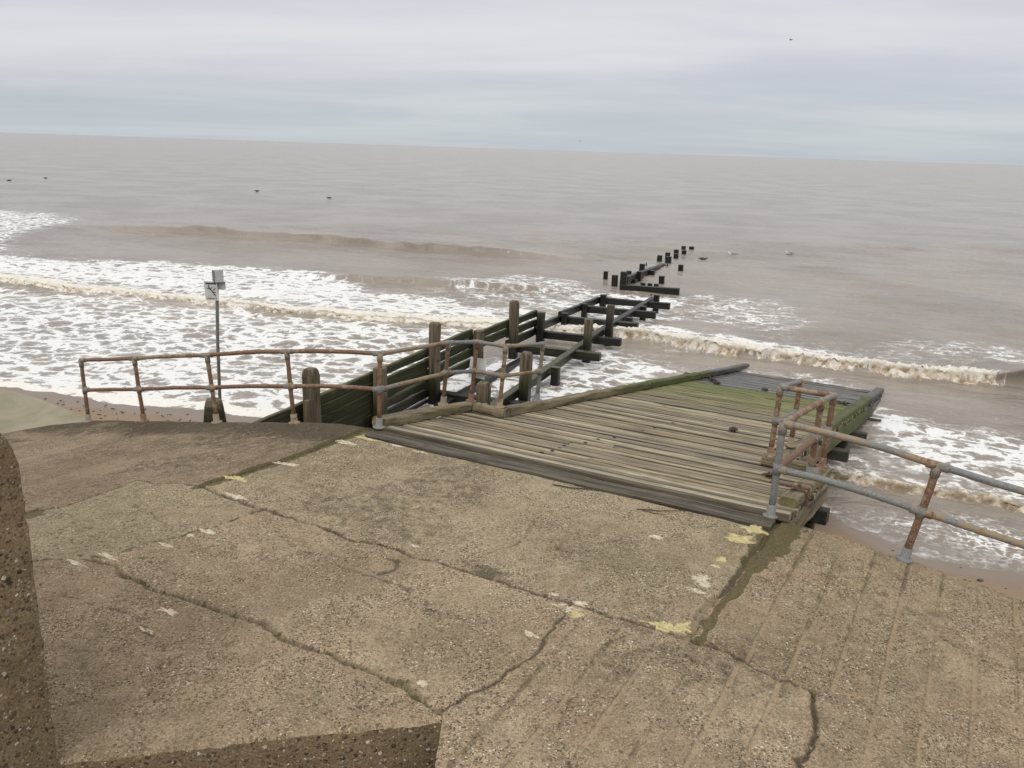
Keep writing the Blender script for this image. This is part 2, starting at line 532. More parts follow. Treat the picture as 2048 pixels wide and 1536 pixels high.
def mat_groyne(name, z_lo, z_hi):
    m, nt, b = material(name)
    p = pos_of(nt)
    sp = nt.node('ShaderNodeSeparateXYZ')
    nt.l.new(p, sp.inputs[0])
    z = nt.math('ADD', sp.outputs[2], nt.math('MULTIPLY', nt.math('SUBTRACT', nt.noise(p, 2.2, 5, 0.6), 0.5), 0.5))
    g, rnd = grain_coords(nt, 0.9, 12)
    ga = nt.noise(g, 1.0, 6, 0.7, 0.4)
    bare = nt.mix(nt.smooth(ga, 0.3, 0.7), (0.045, 0.034, 0.02), (0.20, 0.16, 0.105))
    green = nt.mix(nt.smooth(ga, 0.3, 0.7), (0.012, 0.014, 0.005), (0.048, 0.050, 0.018))
    black = nt.mix(nt.smooth(ga, 0.35, 0.7), (0.006, 0.006, 0.005), (0.020, 0.018, 0.012))
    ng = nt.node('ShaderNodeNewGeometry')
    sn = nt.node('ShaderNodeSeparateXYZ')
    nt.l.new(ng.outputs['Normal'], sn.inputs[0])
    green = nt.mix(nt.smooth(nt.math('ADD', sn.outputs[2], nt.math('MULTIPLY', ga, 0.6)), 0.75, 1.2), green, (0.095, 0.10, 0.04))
    c = nt.mix(nt.smooth(z, z_lo, z_hi), green, bare)
    c = nt.mix(nt.smooth(z, -1.45, -1.8), c, black)
    dist = nt.smooth(nt.math('ADD', sp.outputs[1], nt.math('MULTIPLY', sp.outputs[2], -3.0)), 26.5, 31.5)
    c = nt.mix(dist, c, black)
    nt.put(b.inputs['Base Color'], c)
    wet = nt.math('MAXIMUM', nt.smooth(z, -1.2, -1.7), dist)
    nt.put(b.inputs['Roughness'], nt.lerp(wet, 0.8, 0.42))
    b.inputs['Specular IOR Level'].default_value = 0.35
    nt.put(b.inputs['Normal'], nt.bump(ga, 0.6, 0.012))
    return m
M_groyne = mat_groyne('timber_groyne', -0.78, -0.42)
M_pile = mat_groyne('timber_groyne_pile', -1.55, -0.95)

def mat_pipe(name, zinc):
    m, nt, b = material(name)
    p = pos_of(nt)
    n = nt.noise(p, 2.6, 6, 0.7, 0.4)
    n2 = nt.noise(p, 17, 5, 0.7)
    n3 = nt.noise(p, 60, 3, 0.6)
    oi = nt.node('ShaderNodeObjectInfo')
    mixv = nt.math('ADD', nt.math('ADD', nt.math('MULTIPLY', n, 0.65), nt.math('MULTIPLY', n2, 0.35)),
                   nt.math('MULTIPLY', nt.math('SUBTRACT', oi.outputs['Random'], 0.5), 0.16))
    rust = nt.mix(nt.smooth(n2, 0.3, 0.7), (0.10, 0.040, 0.024), (0.205, 0.105, 0.058))
    rust = nt.mix(nt.smooth(n3, 0.35, 0.75), rust, (0.235, 0.158, 0.098))
    zn = nt.mix(nt.smooth(n3, 0.3, 0.7), (0.13, 0.135, 0.132), (0.25, 0.25, 0.238))
    pale = nt.mix(n2, (0.24, 0.17, 0.10), (0.33, 0.26, 0.175))
    f = nt.smooth(mixv, 0.62 - zinc, 0.68 - zinc)
    f2 = nt.smooth(mixv, 0.53 - zinc, 0.60 - zinc)
    c = nt.mix(f2, rust, pale)
    c = nt.mix(f, c, zn)
    nt.put(b.inputs['Base Color'], c)
    b.inputs['Metallic'].default_value = 0.0
    b.inputs['Roughness'].default_value = 0.68
    nt.put(b.inputs['Normal'], nt.bump(nt.math('ADD', n2, n3), 0.35, 0.004))
    return m
M_rust = mat_pipe('pipe_rusted', 0.0)
M_mixd = mat_pipe('pipe_rust_and_zinc', 0.09)
M_zinc = mat_pipe('pipe_galvanised', 0.22)
M_fit = mat_pipe('cast_fitting', 0.16)

def mat_plain(name, a, bcol, scale=8.0, rough=0.7, bump=0.2):
    m, nt, b = material(name)
    p = pos_of(nt)
    n = nt.noise(p, scale, 5, 0.6)
    nt.put(b.inputs['Base Color'], nt.mix(nt.smooth(n, 0.3, 0.7), a, bcol))
    b.inputs['Roughness'].default_value = rough
    nt.put(b.inputs['Normal'], nt.bump(n, bump, 0.005))
    return m
M_signpole = mat_plain('sign_pole_grey', (0.13, 0.135, 0.13), (0.20, 0.205, 0.195), 12, 0.55)
M_signw = mat_plain('sign_white', (0.52, 0.52, 0.50), (0.66, 0.66, 0.64), 6, 0.5, 0.05)
M_signb = mat_plain('sign_black', (0.02, 0.02, 0.02), (0.045, 0.045, 0.045), 20, 0.6, 0.05)
M_box = mat_plain('box_grey', (0.42, 0.42, 0.40), (0.56, 0.56, 0.54), 9, 0.5, 0.05)
M_weed = mat_plain('seaweed_dark', (0.018, 0.013, 0.008), (0.06, 0.035, 0.018), 30, 0.5, 0.2)
M_stone = mat_plain('pebble_dark', (0.025, 0.022, 0.02), (0.09, 0.075, 0.06), 20, 0.6)
M_twig = mat_plain('twig_brown', (0.045, 0.032, 0.02), (0.10, 0.075, 0.05), 30, 0.9)
M_gdark = mat_plain('gull_dark', (0.04, 0.038, 0.036), (0.10, 0.095, 0.09), 40, 0.8)
M_gwhite = mat_plain('gull_white', (0.7, 0.7, 0.68), (0.82, 0.82, 0.8), 40, 0.8)
M_ggrey = mat_plain('gull_grey', (0.26, 0.27, 0.28), (0.36, 0.37, 0.38), 40, 0.8)
M_plate = mat_plain('rusty_plate', (0.07, 0.032, 0.018), (0.19, 0.09, 0.05), 14, 0.85)
M_blue = mat_plain('flake_slate_blue', (0.03, 0.035, 0.05), (0.07, 0.08, 0.1), 40, 0.7)
M_bolt = mat_plain('bolt_iron', (0.015, 0.013, 0.012), (0.05, 0.035, 0.025), 30, 0.6)

def mat_sand():
    m, nt, b = material('beach_sand')
    p = pos_of(nt)
    d = nt.attr('wet')
    n = nt.noise(p, 1.3, 5, 0.6)
    f = nt.noise(p, 60, 3, 0.6)
    dry = nt.mix(n, (0.255, 0.175, 0.105), (0.33, 0.24, 0.15))
    wetc = nt.mix(n, (0.185, 0.125, 0.08), (0.235, 0.165, 0.108))
    wf = nt.smooth(nt.math('ADD', d, nt.math('MULTIPLY', nt.math('SUBTRACT', n, 0.5), 0.5)), 0.25, 0.75)
    c = nt.mix(wf, dry, wetc)
    c = nt.mix(nt.smooth(f, 0.3, 0.7, 0, 0.25), c, (0.12, 0.085, 0.055))
    c = nt.mix(nt.smooth(nt.noise(p, 7.0, 5, 0.75), 0.64, 0.72, 0, 0.7), c, (0.075, 0.045, 0.022))
    nt.put(b.inputs['Base Color'], c)
    nt.put(b.inputs['Roughness'], nt.lerp(wf, 0.9, 0.32))
    nt.put(b.inputs['Normal'], nt.bump(nt.math('ADD', f, nt.math('MULTIPLY', n, 2.0)), 0.25, 0.01))
    return m
M_sand = mat_sand()

def mat_sea():
    m, nt, b = material('sea_water_silty')
    p = pos_of(nt)
    sp = nt.node('ShaderNodeSeparateXYZ')
    nt.l.new(p, sp.inputs[0])
    fl = nt.node('ShaderNodeCombineXYZ')
    nt.put(fl.inputs[0], sp.outputs[0]); nt.put(fl.inputs[1], sp.outputs[1])
    q = nt.mapping(fl.outputs[0], (1, 1, 1), (0, 0, 0), (0, 0, R(22)))
    D = nt.attr('foam')
    brk = nt.attr('breaker')
    # foam lace: warped cells, walls of the cells carry the foam
    wob = nt.vmath('SUBTRACT', nt.noise(q, 1.7, 3, 0.6, color=True, dim='2D'), (0.5, 0.5, 0.5))
    qw = nt.vmath('ADD', nt.mapping(q, (0.68, 1.0, 1)), nt.vmath('SCALE', wob, 0.95))
    e1 = nt.voro(qw, 1.75, 'DISTANCE_TO_EDGE', dim='2D').outputs['Distance']
    e2 = nt.voro(nt.vmath('ADD', qw, (3.3, 1.1, 0)), 4.6, 'DISTANCE_TO_EDGE', dim='2D').outputs['Distance']
    tn = nt.noise(q, 0.7, 4, 0.6, dim='2D')
    tn2 = nt.noise(q, 6.0, 4, 0.7, dim='2D')
    thr = nt.math('ADD', nt.math('MULTIPLY', nt.math('SUBTRACT', D, 0.30), 0.42),
                  nt.math('ADD', nt.math('MULTIPLY', nt.math('SUBTRACT', tn, 0.5), 0.42), nt.math('MULTIPLY', nt.math('SUBTRACT', tn2, 0.5), 0.13)))
    present = nt.smooth(D, 0.02, 0.14)
    edge_mix = nt.math('ADD', nt.math('MULTIPLY', e1, 0.80), nt.math('MULTIPLY', e2, 0.15))
    e3 = nt.math('MULTIPLY', e2, 0.75)
    edge_mix = nt.lerp(nt.attr('fine'), edge_mix, e3)
    f1 = nt.smooth(nt.math('SUBTRACT', thr, edge_mix), -0.03, 0.05)
    f2 = nt.smooth(nt.math('SUBTRACT', thr, edge_mix), -0.20, 0.03)
    foam = nt.math('MULTIPLY', present, nt.math('MAXIMUM', nt.math('MULTIPLY', f1, nt.smooth(nt.noise(q, 13.0, 4, 0.7, dim='2D'), 0.25, 0.60, 0.78, 0.98)), nt.math('MULTIPLY', f2, nt.smooth(tn2, 0.35, 0.65, 0.12, 0.45))))
    solid = nt.smooth(nt.math('ADD', brk, nt.math('MULTIPLY', nt.math('SUBTRACT', nt.noise(q, 4.0, 5, 0.75, dim='2D'), 0.5), 2.2)), 0.38, 0.62)
    foam = nt.math('MAXIMUM', foam, solid)
    # silt colour
    n0 = nt.noise(q, 0.12, 3, 0.6, dim='2D')
    wc = nt.mix(nt.smooth(n0, 0.35, 0.65), (0.245, 0.208, 0.170), (0.315, 0.274, 0.232))
    ch = nt.math('ADD', nt.attr('churn'), nt.math('MULTIPLY', nt.math('SUBTRACT', nt.noise(p, 7.0, 5, 0.75), 0.5), 1.3))
    cream = nt.ramp(ch, [(0.12, (0.30, 0.215, 0.13)), (0.40, (0.62, 0.51, 0.36)), (0.66, (0.86, 0.82, 0.72))])
    tint = nt.attr('cream')
    fcol = nt.mix(nt.math('MAXIMUM', nt.math('MULTIPLY', solid, 0.92), nt.math('MULTIPLY', tint, 0.65)), (0.80, 0.80, 0.79), cream)
    # ripples, shrinking bump with foam
    r1 = nt.noise(nt.mapping(q, (0.7, 1.6, 1)), 1.3, 5, 0.62, 0.3, dim='2D')
    r2 = nt.noise(nt.mapping(q, (1.0, 1.8, 1)), 8.0, 2, 0.6, dim='2D')
    r0 = nt.noise(nt.mapping(q, (0.22, 1.0, 1)), 0.30, 3, 0.6, dim='2D')
    hgt = nt.math('ADD', nt.math('ADD', r1, nt.math('MULTIPLY', r2, 0.14)), nt.math('MULTIPLY', r0, 3.2))
    bn = nt.bump(hgt, 0.8, 0.14)
    fb = nt.bump(nt.noise(p, 11, 5, 0.72), nt.lerp(solid, 0.25, 1.0), 0.06)
    b.inputs['Roughness'].default_value = 0.14
    nt.put(b.inputs['Base Color'], wc)
    b.inputs['IOR'].default_value = 1.33
    b.inputs['Roughness'].default_value = 0.2
    nt.put(b.inputs['Normal'], bn)
    pf = nt.node('ShaderNodeBsdfPrincipled')
    nt.put(pf.inputs['Base Color'], fcol)
    pf.inputs['Roughness'].default_value = 0.9
    pf.inputs['Specular IOR Level'].default_value = 0.15
    nt.put(pf.inputs['Normal'], fb)
    mx = nt.node('ShaderNodeMixShader')
    nt.put(mx.inputs[0], foam)
    nt.l.new(b.outputs[0], mx.inputs[1])
    nt.l.new(pf.outputs[0], mx.inputs[2])
    nt.l.new(mx.outputs[0], nt.n['Material Output'].inputs[0])
    return m
M_sea = mat_sea()

# ------------------------------------------------------------------ the beach
SH = [(-400, 65), (-60, 32), (-30, 24.2), (-16.5, 20.6), (-14.3, 20.04), (-12.19, 19.57), (-10.87, 19.34), (-9.51, 18.95), (-7.84, 18.54), (-6.5, 18.26),
      (-5.32, 18.02), (-4.16, 17.6), (-2.0, 16.6), (1.0, 15.6), (3.2, 14.9), (4.85, 14.27), (5.43, 13.75), (5.8, 12.98),
      (6.3, 12.42), (6.95, 12.1), (7.82, 11.75), (8.76, 11.4), (14, 8.6), (40, -5), (300, -150)]
def shore_y(x):
    return np.interp(x, [p[0] for p in SH], [p[1] for p in SH])
def shore_d(x, y):                       # metres landward of the water's edge
    yl = shore_y(x) + (fbm(x * 0.9, y * 0.9, 3, 3) - 0.5) * 0.9
    return (yl - y) * 0.88
def grid_faces(nr, nc):
    i = np.arange(nr - 1)[:, None] * nc + np.arange(nc - 1)[None, :]
    return np.stack([i, i + 1, i + nc + 1, i + nc], -1).reshape(-1, 4)
def beach_z(x, y):
    d = shore_d(x, y)
    return SEA + np.where(d > 0, 0.075 * d, 0.05 * d) + (fbm(x * 1.7, y * 1.7, 9, 3) - 0.5) * 0.02
bx, by = np.meshgrid(np.concatenate([np.linspace(-140, -46, 60), np.linspace(-45, 30, 300), np.linspace(31, 90, 40)]), np.concatenate([np.linspace(-60, 1, 40), np.linspace(2, 40, 190)]))
bz = np.minimum(beach_z(bx, by), -1.05)
me = mesh_np('beach', np.stack([bx, by, bz], -1).reshape(-1, 3), grid_faces(*bx.shape), M_sand)
set_attr(me, 'wet', np.clip(1.15 - shore_d(bx, by).ravel() / 1.5, 0, 1))
beach = link('beach', me)
tag(beach, 'strip of brown sand between the concrete sea wall and the surf', 'beach', kind='structure')

# ------------------------------------------------------------------ the sea
BRL = [(-45, 47), (-29.71, 39.64), (-24.79, 37.4), (-21.16, 34.94), (-17.42, 33.62), (-14.02, 32.6), (-11.35, 31.54), (-8.44, 30.42), (-5.75, 29.55), (-3.06, 29.01), (-0.47, 28.57), (2.6, 28.1)]
BRR = [(1.5, 28.4), (2.55, 28.14), (3.51, 27.74), (4.71, 26.94), (6.13, 26.08), (7.49, 25.34), (8.77, 24.64), (10.02, 24.04), (11.23, 23.52), (12.27, 23.32), (13.11, 23.32), (14.3, 23.25), (16.35, 23.13), (19.2, 23.0), (40, 19)]
SW1 = [(-60, 67), (-32.16, 59.66), (-27.65, 57.41), (-23.24, 56.6), (-18.85, 55.4), (-14.2, 54.0), (-10.12, 52.4), (-5.93, 50.6), (-2.36, 49.43), (4, 48.0)]
SW2 = [(-14, 40.5), (-8.81, 38.8), (-6.54, 38.3), (-4.46, 37.96), (-2.44, 37.7), (2, 37.2)]
BR2 = [(5.0, 16.3), (6.06, 15.72), (6.53, 15.42), (7.33, 15.06), (8.07, 14.64), (8.67, 14.39), (9.18, 14.21), (10.28, 13.83), (18, 10.6)]
FOAM = {
 'lace': (0.69, [(-60, 52), (-30.68, 39.39), (-21.31, 35.18), (-14.02, 32.6), (-8.44, 30.42), (-3.06, 29.01), (0.21, 28.43), (-1.0, 25.27), (-2.6, 16.5), (-5.32, 17.0), (-9.51, 18.2), (-12.19, 18.9), (-16.52, 19.9), (-60, 30)]),
 'back': (0.90, [(-60, 56), (-36.15, 46.66), (-26.77, 44.0), (-22.86, 42.4), (-17.19, 42.6), (-11.74, 41.8), (-7.24, 39.0), (-5.77, 36.4), (-2.67, 35.06), (-0.36, 32.59), (0.56, 29.34), (-3.13, 29.2), (-8.7, 30.8), (-14.34, 33.0), (-22.21, 36.2), (-60, 50)]),
 'farl': (0.66, [(-70, 76), (-41.14, 69.13), (-35.32, 67.86), (-30.5, 60.68), (-29.4, 52.02), (-26.43, 44.92), (-24.67, 41.5), (-33.19, 43.73), (-60, 55)]),
 'pool': (0.74, [(-2.4, 17.5), (-2.2, 20.72), (-0.94, 24.01), (0.84, 26.23), (3.22, 26.57), (4.41, 25.05), (4.98, 23.33), (3.6, 21.6), (0.68, 18.6), (-0.5, 17.0)]),
 'brb': (0.80, [(3.06, 31.0), (4.04, 30.23), (6.59, 28.9), (8.92, 27.2), (10.68, 25.6), (11.76, 24.8), (11.98, 23.9), (8.69, 25.0), (5.17, 26.6), (2.89, 28.2)]),
 'mid': (0.44, [(3.19, 36.21), (4.56, 35.22), (9.21, 37.39), (11.36, 36.5), (11.38, 32.06), (9.29, 29.44), (7.43, 30.46), (5.13, 31.99)]),
 'grl': (0.50, [(-3.45, 39.08), (-1.2, 40.37), (1.71, 42.74), (3.81, 38.38), (4.6, 34.0), (2.91, 31.64), (0.39, 30.22), (-1.99, 33.98)]),
 'grc': (0.70, [(1.2, 29.0), (3.6, 28.6), (6.4, 33.0), (7.4, 36.3), (4.2, 37.2), (2.6, 33.5)]),
 'rbk': (0.44, [(11.5, 26.6), (12.51, 27.93), (15.27, 29.52), (17.36, 28.64), (24, 29), (24, 25.27), (15.45, 25.0), (13.4, 25.6)]),
 'rgt': (0.74, [(8.9, 20.9), (9.81, 21.15), (10.13, 19.91), (11.85, 18.93), (16, 18.0), (14, 13.6), (9.63, 14.6), (8.0, 15.1), (6.41, 15.64), (7.0, 17.77)]),
 'swr': (0.46, [(5.55, 14.81), (6.6, 14.61), (7.68, 14.1), (8.78, 13.6), (14, 12.0), (14, 9.0), (9.31, 11.3), (7.87, 11.5), (6.87, 11.9), (6.13, 12.37), (5.56, 13.0), (5.3, 13.66)]),
 'tip': (0.42, [(4.26, 23.24), (6.13, 24.3), (7.84, 23.6), (9.37, 23.2), (9.47, 21.58), (6.5, 22.3)]),
}
rows = np.concatenate([np.geomspace(8.5, 21, 230), np.linspace(21.05, 31, 240), np.geomspace(31.07, 62, 170), np.geomspace(62.6, 20000, 110)])
tcols = np.concatenate([-np.geomspace(5.0, 1.012, 70), np.linspace(-1, 1, 830), np.geomspace(1.012, 5.0, 70)])
Y = np.repeat(rows[:, None], len(tcols), 1)
X = tcols[None, :] * (8.0 + 0.72 * rows[:, None])
# jitter keeps the tessellation from showing
X = X + (vnoise(X * 31.7, Y * 29.3, 5) - 0.5) * 0.012
sd_ = shore_d(X, Y)
shallow = np.clip(-sd_ / 6.0, 0.0, 1.0)
Z = np.zeros_like(X)
foam = np.zeros_like(X); brk = np.zeros_like(X); cream = np.zeros_like(X); churn = np.full_like(X, 0.7); fine_ = np.zeros_like(X)
near = Y < 130
ang = R(-24)
a_ = X * math.cos(ang) + Y * math.sin(ang)       # along the crests
c_ = -X * math.sin(ang) + Y * math.cos(ang)      # towards the open sea
Z += near * shallow * ((fbm(a_ * 0.16, c_ * 0.55, 21, 4) - 0.5) * 0.24 + (fbm(a_ * 0.8, c_ * 1.7, 27, 3) - 0.5) * 0.075)
lean = np.zeros_like(X)
def line_y(P, x):
    return np.interp(x, [p[0] for p in P], [p[1] for p in P])
def wave(P, x0, x1, fade, A, front, back, wig=0.5):
    n = (Y - line_y(P, X) + (fbm(X * 0.35, X * 0 + 3.3, 41, 3) - 0.5) * wig) * 0.9
    ext = sstep(X, x0 - fade, x0 + fade) * (1 - sstep(X, x1 - fade, x1 + fade))
    prof = np.where(n < 0, sstep(n, -front, 0.0), np.exp(-np.clip(n, 0, 50) / back))
    amp = A * ext * (0.55 + 0.9 * fbm(X * 0.6, Y * 0.1, 55, 4))
    return n, ext, prof, amp
# unbroken swells
for (P, x0, x1, fade, A, fr, bk) in ((SW1, -26, 2, 5, 0.46, 0.60, 1.8), (SW2, -9, 1, 2.5, 0.30, 0.6, 1.6), (BRR, 13.5, 60, 0.7, 0.42, 0.42, 1.3)):
    n, ext, prof, amp = wave(P, x0, x1, fade, A, fr, bk, 1.6 if P is SW1 else 0.5)
    Z += amp * prof
    lean += ext * prof ** 2 * np.where(n < 0, 1, np.exp(-np.clip(n, 0, 50) / 0.5)) * fr * (0.85 if P is BRR else 0.45)
# broken crests with turbulent white water
for (P, x0, x1, fade, A, fr, bk, tb, wd) in ((BRL, -60, 2.3, 0.8, 0.15, 0.35, 1.6, 0.13, 0.75), (BRR, 2.3, 13.4, 0.8, 0.27, 0.36, 1.2, 0.19, 1.0), (BR2, 5.8, 30, 0.5, 0.09, 0.20, 0.8, 0.11, 0.26)):
    n, ext, prof, amp = wave(P, x0, x1, fade, A, fr, bk, 0.9)
    ragged = (fbm(X * 1.1, Y * 1.1, 61, 4) - 0.5) * 0.9
    band = ext * sstep(n + ragged * 0.5, -fr - 0.12, -fr * 0.45) * (1 - sstep(n + ragged, wd * 0.55, wd * 1.25))
    bill = np.clip(np.abs(fbm(X * 2.9, Y * 2.9, 71, 4, 0.62) - 0.5) * 4, 0, 1)
    bill2 = fbm(X * 7.0, Y * 7.0, 77, 3, 0.65)
    tur = (1 - bill) * 0.85 + (bill2 - 0.5) * 1.1
    Z += amp * prof + band * tb * (tur - 0.25)
    churn = np.where(band > 0.02, np.clip(tur * 0.75 + 0.35 * sstep(n, -fr, 0.5) - (0.25 if P is BR2 else 0.0) + (0.16 if P is BRL else 0.06), 0, 1), churn)
    brk = np.maximum(brk, band)
    lean += ext * prof ** 2 * np.exp(-np.clip(n, 0, 50) / 0.5) * fr * 0.6
    trail = ext * np.exp(-np.clip(n, 0, 50) / (3.2 if P is BRL else 1.6)) * (n > 0) * (0.95 if P is not BR2 else 0.6)
    foam = np.maximum(foam, trail)
    cream = np.maximum(cream, ext * np.exp(-np.abs(n) / 0.7) * 0.8)
mod = (fbm(X * 0.28, Y * 0.28, 81, 3) - 0.5)
for k, (val, P) in FOAM.items():
    ins = inside(X, Y, P)
    dd = poly_dist(X, Y, P + P[:1])
    sdist = np.where(ins, dd, -dd)
    sdist = sdist + (fbm(X * 0.6, Y * 0.6, 83, 4) - 0.5) * 2.2
    wdt = 1.6 if k in ('lace', 'back', 'farl', 'rgt') else 0.9
    if k == 'swr': fine_ = sstep(sdist, -0.4, 0.6)
    foam = np.maximum(foam, val * sstep(sdist, -0.5, wdt) * (1 + mod * 0.35))
# creamy rim where the swash dies on the sand (left), thin on the right
left_side = 1 - sstep(X, -2.5, 0.5)
rim = np.exp(-((sd_ + 0.28) / 0.34) ** 2)
foam = np.maximum(foam, rim * (0.42 + 0.95 * left_side))
cream = np.maximum(cream, np.clip(rim * left_side * 1.1, 0, 1))
foam *= near
# the slipway boards slope under the water without foam right at the tip
Z = np.where(sd_ > -0.1, np.minimum(Z, 0.02), Z)
Z = Z + SEA
Y = Y - lean
X = X - lean * 0.35
faces = grid_faces(len(rows), len(tcols))
keep = (sd_.ravel()[faces] < 1.2).any(1)
faces = faces[keep]
used = np.unique(faces)
remap = np.full(X.size, -1, np.int64); remap[used] = np.arange(len(used))
me = mesh_np('sea', np.stack([X, Y, Z], -1).reshape(-1, 3)[used], remap[faces], M_sea)
set_attr(me, 'foam', foam.ravel()[used]); set_attr(me, 'breaker', brk.ravel()[used]); set_attr(me, 'cream', cream.ravel()[used]); set_attr(me, 'churn', churn.ravel()[used]); set_attr(me, 'fine', fine_.ravel()[used])
sea = link('sea', me)
tag(sea, 'brown silty sea with breaking surf and lacy white foam', 'sea', kind='structure')

# ------------------------------------------------------------------ the concrete platform with its two ramps
us = np.concatenate([np.arange(-9.0, 3.6, 0.035), np.arange(3.6, 10.2, 0.0135), np.arange(10.2, 14.0, 0.06)])
vs = np.concatenate([np.arange(-9.6, -6.2, 0.06), np.arange(-6.2, 0.0001, 0.022)])
nu, nv = len(us), len(vs)
UU, VV = np.meshgrid(us, vs)                    # rows over v
ev = np.where((us > -0.06) & (us < 5.58), -0.31, 0.10)
ev = np.convolve(np.pad(ev, 2, mode='edge'), np.ones(5) / 5, 'valid')
ev = ev + np.where((us > -0.06) & (us < 5.58), 0.0, (fbm(us * 2.1, us * 0 + 0.4, 91, 4) - 0.5) * 0.16)
tv = np.clip((VV + 2.0) / 2.0, 0, 1)
VV = VV + tv ** 3 * ev[None, :]                 # the seaward rim follows the worn edge
jwx = (fbm(UU * 2.6, VV * 2.6, 101, 5, 0.62) - 0.5) * 0.17
jwy = (fbm(UU * 2.6, VV * 2.6, 111, 5, 0.62) - 0.5) * 0.17
Uj, Vj = UU + jwx, VV + jwy
J1 = [(-0.14, 0.3), (-0.2, -1.0), (-0.33, -1.96), (-0.45, -2.79)]
J2 = [(-0.45, -2.79), (0.08, -2.88), (0.62, -2.92), (1.9, -2.96), (2.69, -2.92), (3.68, -2.96), (4.35, -2.97), (5.48, -2.94), (5.93, -2.97), (6.51, -3.03)]
J2L = [(-0.45, -2.79), (-0.93, -2.83), (-1.53, -2.85), (-1.55, -3.7), (-1.82, -4.01), (-1.95, -4.6), (-2.3, -7)]
J3 = [(5.58, 0.1), (5.55, -1.33), (5.5, -2.06), (5.48, -2.94)]
J4 = [(0.62, -2.92), (0.53, -3.47), (0.31, -4.1), (0.16, -4.61), (-0.21, -4.82), (-0.6, -5.3), (-1.2, -7)]
J5 = [(0.16, -4.61), (1.02, -4.68), (2.59, -4.69), (3.32, -4.69), (3.82, -4.73), (4.26, -4.86)]
J6 = [(4.26, -4.86), (4.44, -4.29), (4.45, -3.83), (4.4, -2.97)]
J7 = [(6.51, -3.03), (6.57, -3.37), (6.61, -3.94), (6.68, -5), (6.8, -9.7)]
HC = [[(1.3, -3.3), (2.2, -3.55), (2.9, -3.5), (3.4, -3.7), (3.75, -3.68)], [(0.4, -5.2), (1.4, -5.1), (2.0, -5.35)], [(3.5, -0.9), (3.3, -1.5), (3.4, -2.1), (3.2, -2.6)], [(-0.7, -3.5), (0.1, -3.75)], [(-1.4, -3.9), (-0.4, -4.3), (0.1, -4.35)], [(6.9, -1.2), (7.6, -1.5), (8.4, -1.3)], [(5.0, -3.1), (4.9, -3.8), (5.05, -4.5)]]
dJ = {k: poly_dist(Uj, Vj, P) for k, P in dict(J1=J1, J2=J2, J2L=J2L, J3=J3, J4=J4, J5=J5, J6=J6, J7=J7).items()}
ZC = zc(UU) + (fbm(UU * 0.8, VV * 0.8, 121, 4) - 0.5) * 0.035 + (fbm(UU * 9, VV * 9, 131, 3) - 0.5) * 0.006
algae = np.zeros_like(UU); dirt_shade = np.zeros_like(UU); pale = np.zeros_like(UU)
wn = fbm(UU * 1.3, VV * 1.3, 141, 3)
for k, wj, dep in (('J1', 0.03, 0.03), ('J2', 0.017, 0.03), ('J2L', 0.014, 0.02), ('J3', 0.03, 0.03), ('J4', 0.010, 0.012), ('J5', 0.022, 0.04), ('J6', 0.012, 0.015), ('J7', 0.020, 0.035)):
    d = dJ[k]
    ww = wj * (0.55 + 0.9 * wn)
    ZC -= dep * (1 - sstep(d, ww * 0.4, ww * 1.2))
    dirt_shade = np.maximum(dirt_shade, 1.15 * np.exp(-(d / (ww * 1.25)) ** 1.5))
    dirt_shade = np.maximum(dirt_shade, 0.28 * np.exp(-d / 0.10))
for P in HC:
    d = poly_dist(Uj, Vj, P)
    ZC -= 0.008 * (1 - sstep(d, 0.006, 0.02))
    dirt_shade = np.maximum(dirt_shade, 0.75 * np.exp(-d / 0.02))
# green slime lies in the joints beside the slipway
algae = np.maximum(algae, 0.95 * (1 - sstep(dJ['J1'], 0.02, 0.20)))
j3w = 0.05 + 0.11 * sstep(VV, -2.7, -0.5) + 0.26 * (fbm(UU * 1.1, VV * 2.6, 151, 3) - 0.5)
j3w = np.clip(j3w, 0.03, 1)
algae = np.maximum(algae, 0.98 * (1 - sstep(np.abs(Uj - 5.58 - 0.10 * sstep(VV, -2.4, -0.8)), j3w * 0.25, j3w * 1.35)) * (VV > -3.0))
algae = np.maximum(algae, 0.7 * np.exp(-(((UU - 5.75) / 0.28) ** 2 + ((VV + 0.02) / 0.22) ** 2)))
algae = np.maximum(algae, 0.9 * np.exp(-(((UU + 1.75) / 0.22) ** 2 + ((VV + 4.05) / 0.2) ** 2)))
algae = np.maximum(algae, 0.50 * np.exp(-(dJ['J5'] / 0.06)))
algae = np.maximum(algae, 0.33 * sstep(fbm(UU * 0.5, VV * 0.9, 155, 3), 0.45, 0.7) * (UU < 0.6) * (VV < -2.9))
# grooves cast across the ramps, light and shade on their sides painted in
def grooves(u0, mask, spacing, depth, width, seed):
    global ZC, dirt_shade, pale
    x = (Uj * 0.14 + UU * 0.86 - u0) / spacing
    k = np.round(x)
    dist = np.abs(x - k) * spacing
    strength = 0.75 + 0.4 * sstep(fbm(k * 3.7 + 0.37, VV * 0.55, seed, 3), 0.34, 0.62)
    g = (1 - sstep(dist, width * 0.35, width)) * mask * np.clip(strength, 0, 1)
    ZC = ZC - depth * g
    lip = np.exp(-((dist - width * 1.1) / (width * 0.6)) ** 2) * mask * np.clip(strength, 0, 1)
    sel = sstep(fbm(k * 5.1 + 0.4, VV * 0.7, seed + 5, 2), 0.40, 0.60)
    pale = np.maximum(pale, (lip * 0.6 + g * 1.0) * (0.35 + 0.65 * sel))  # pale line painted along each groove as its lit side
    lip2 = np.exp(-((x - k) * spacing + width * 1.3) ** 2 / (width * 0.8) ** 2) * mask * np.clip(strength, 0, 1)
    dirt_shade = np.maximum(dirt_shade, np.maximum(g * (1 - sel) * 0.6, lip2 * 0.62))  # dark line painted in and beside each groove stands in for its shade
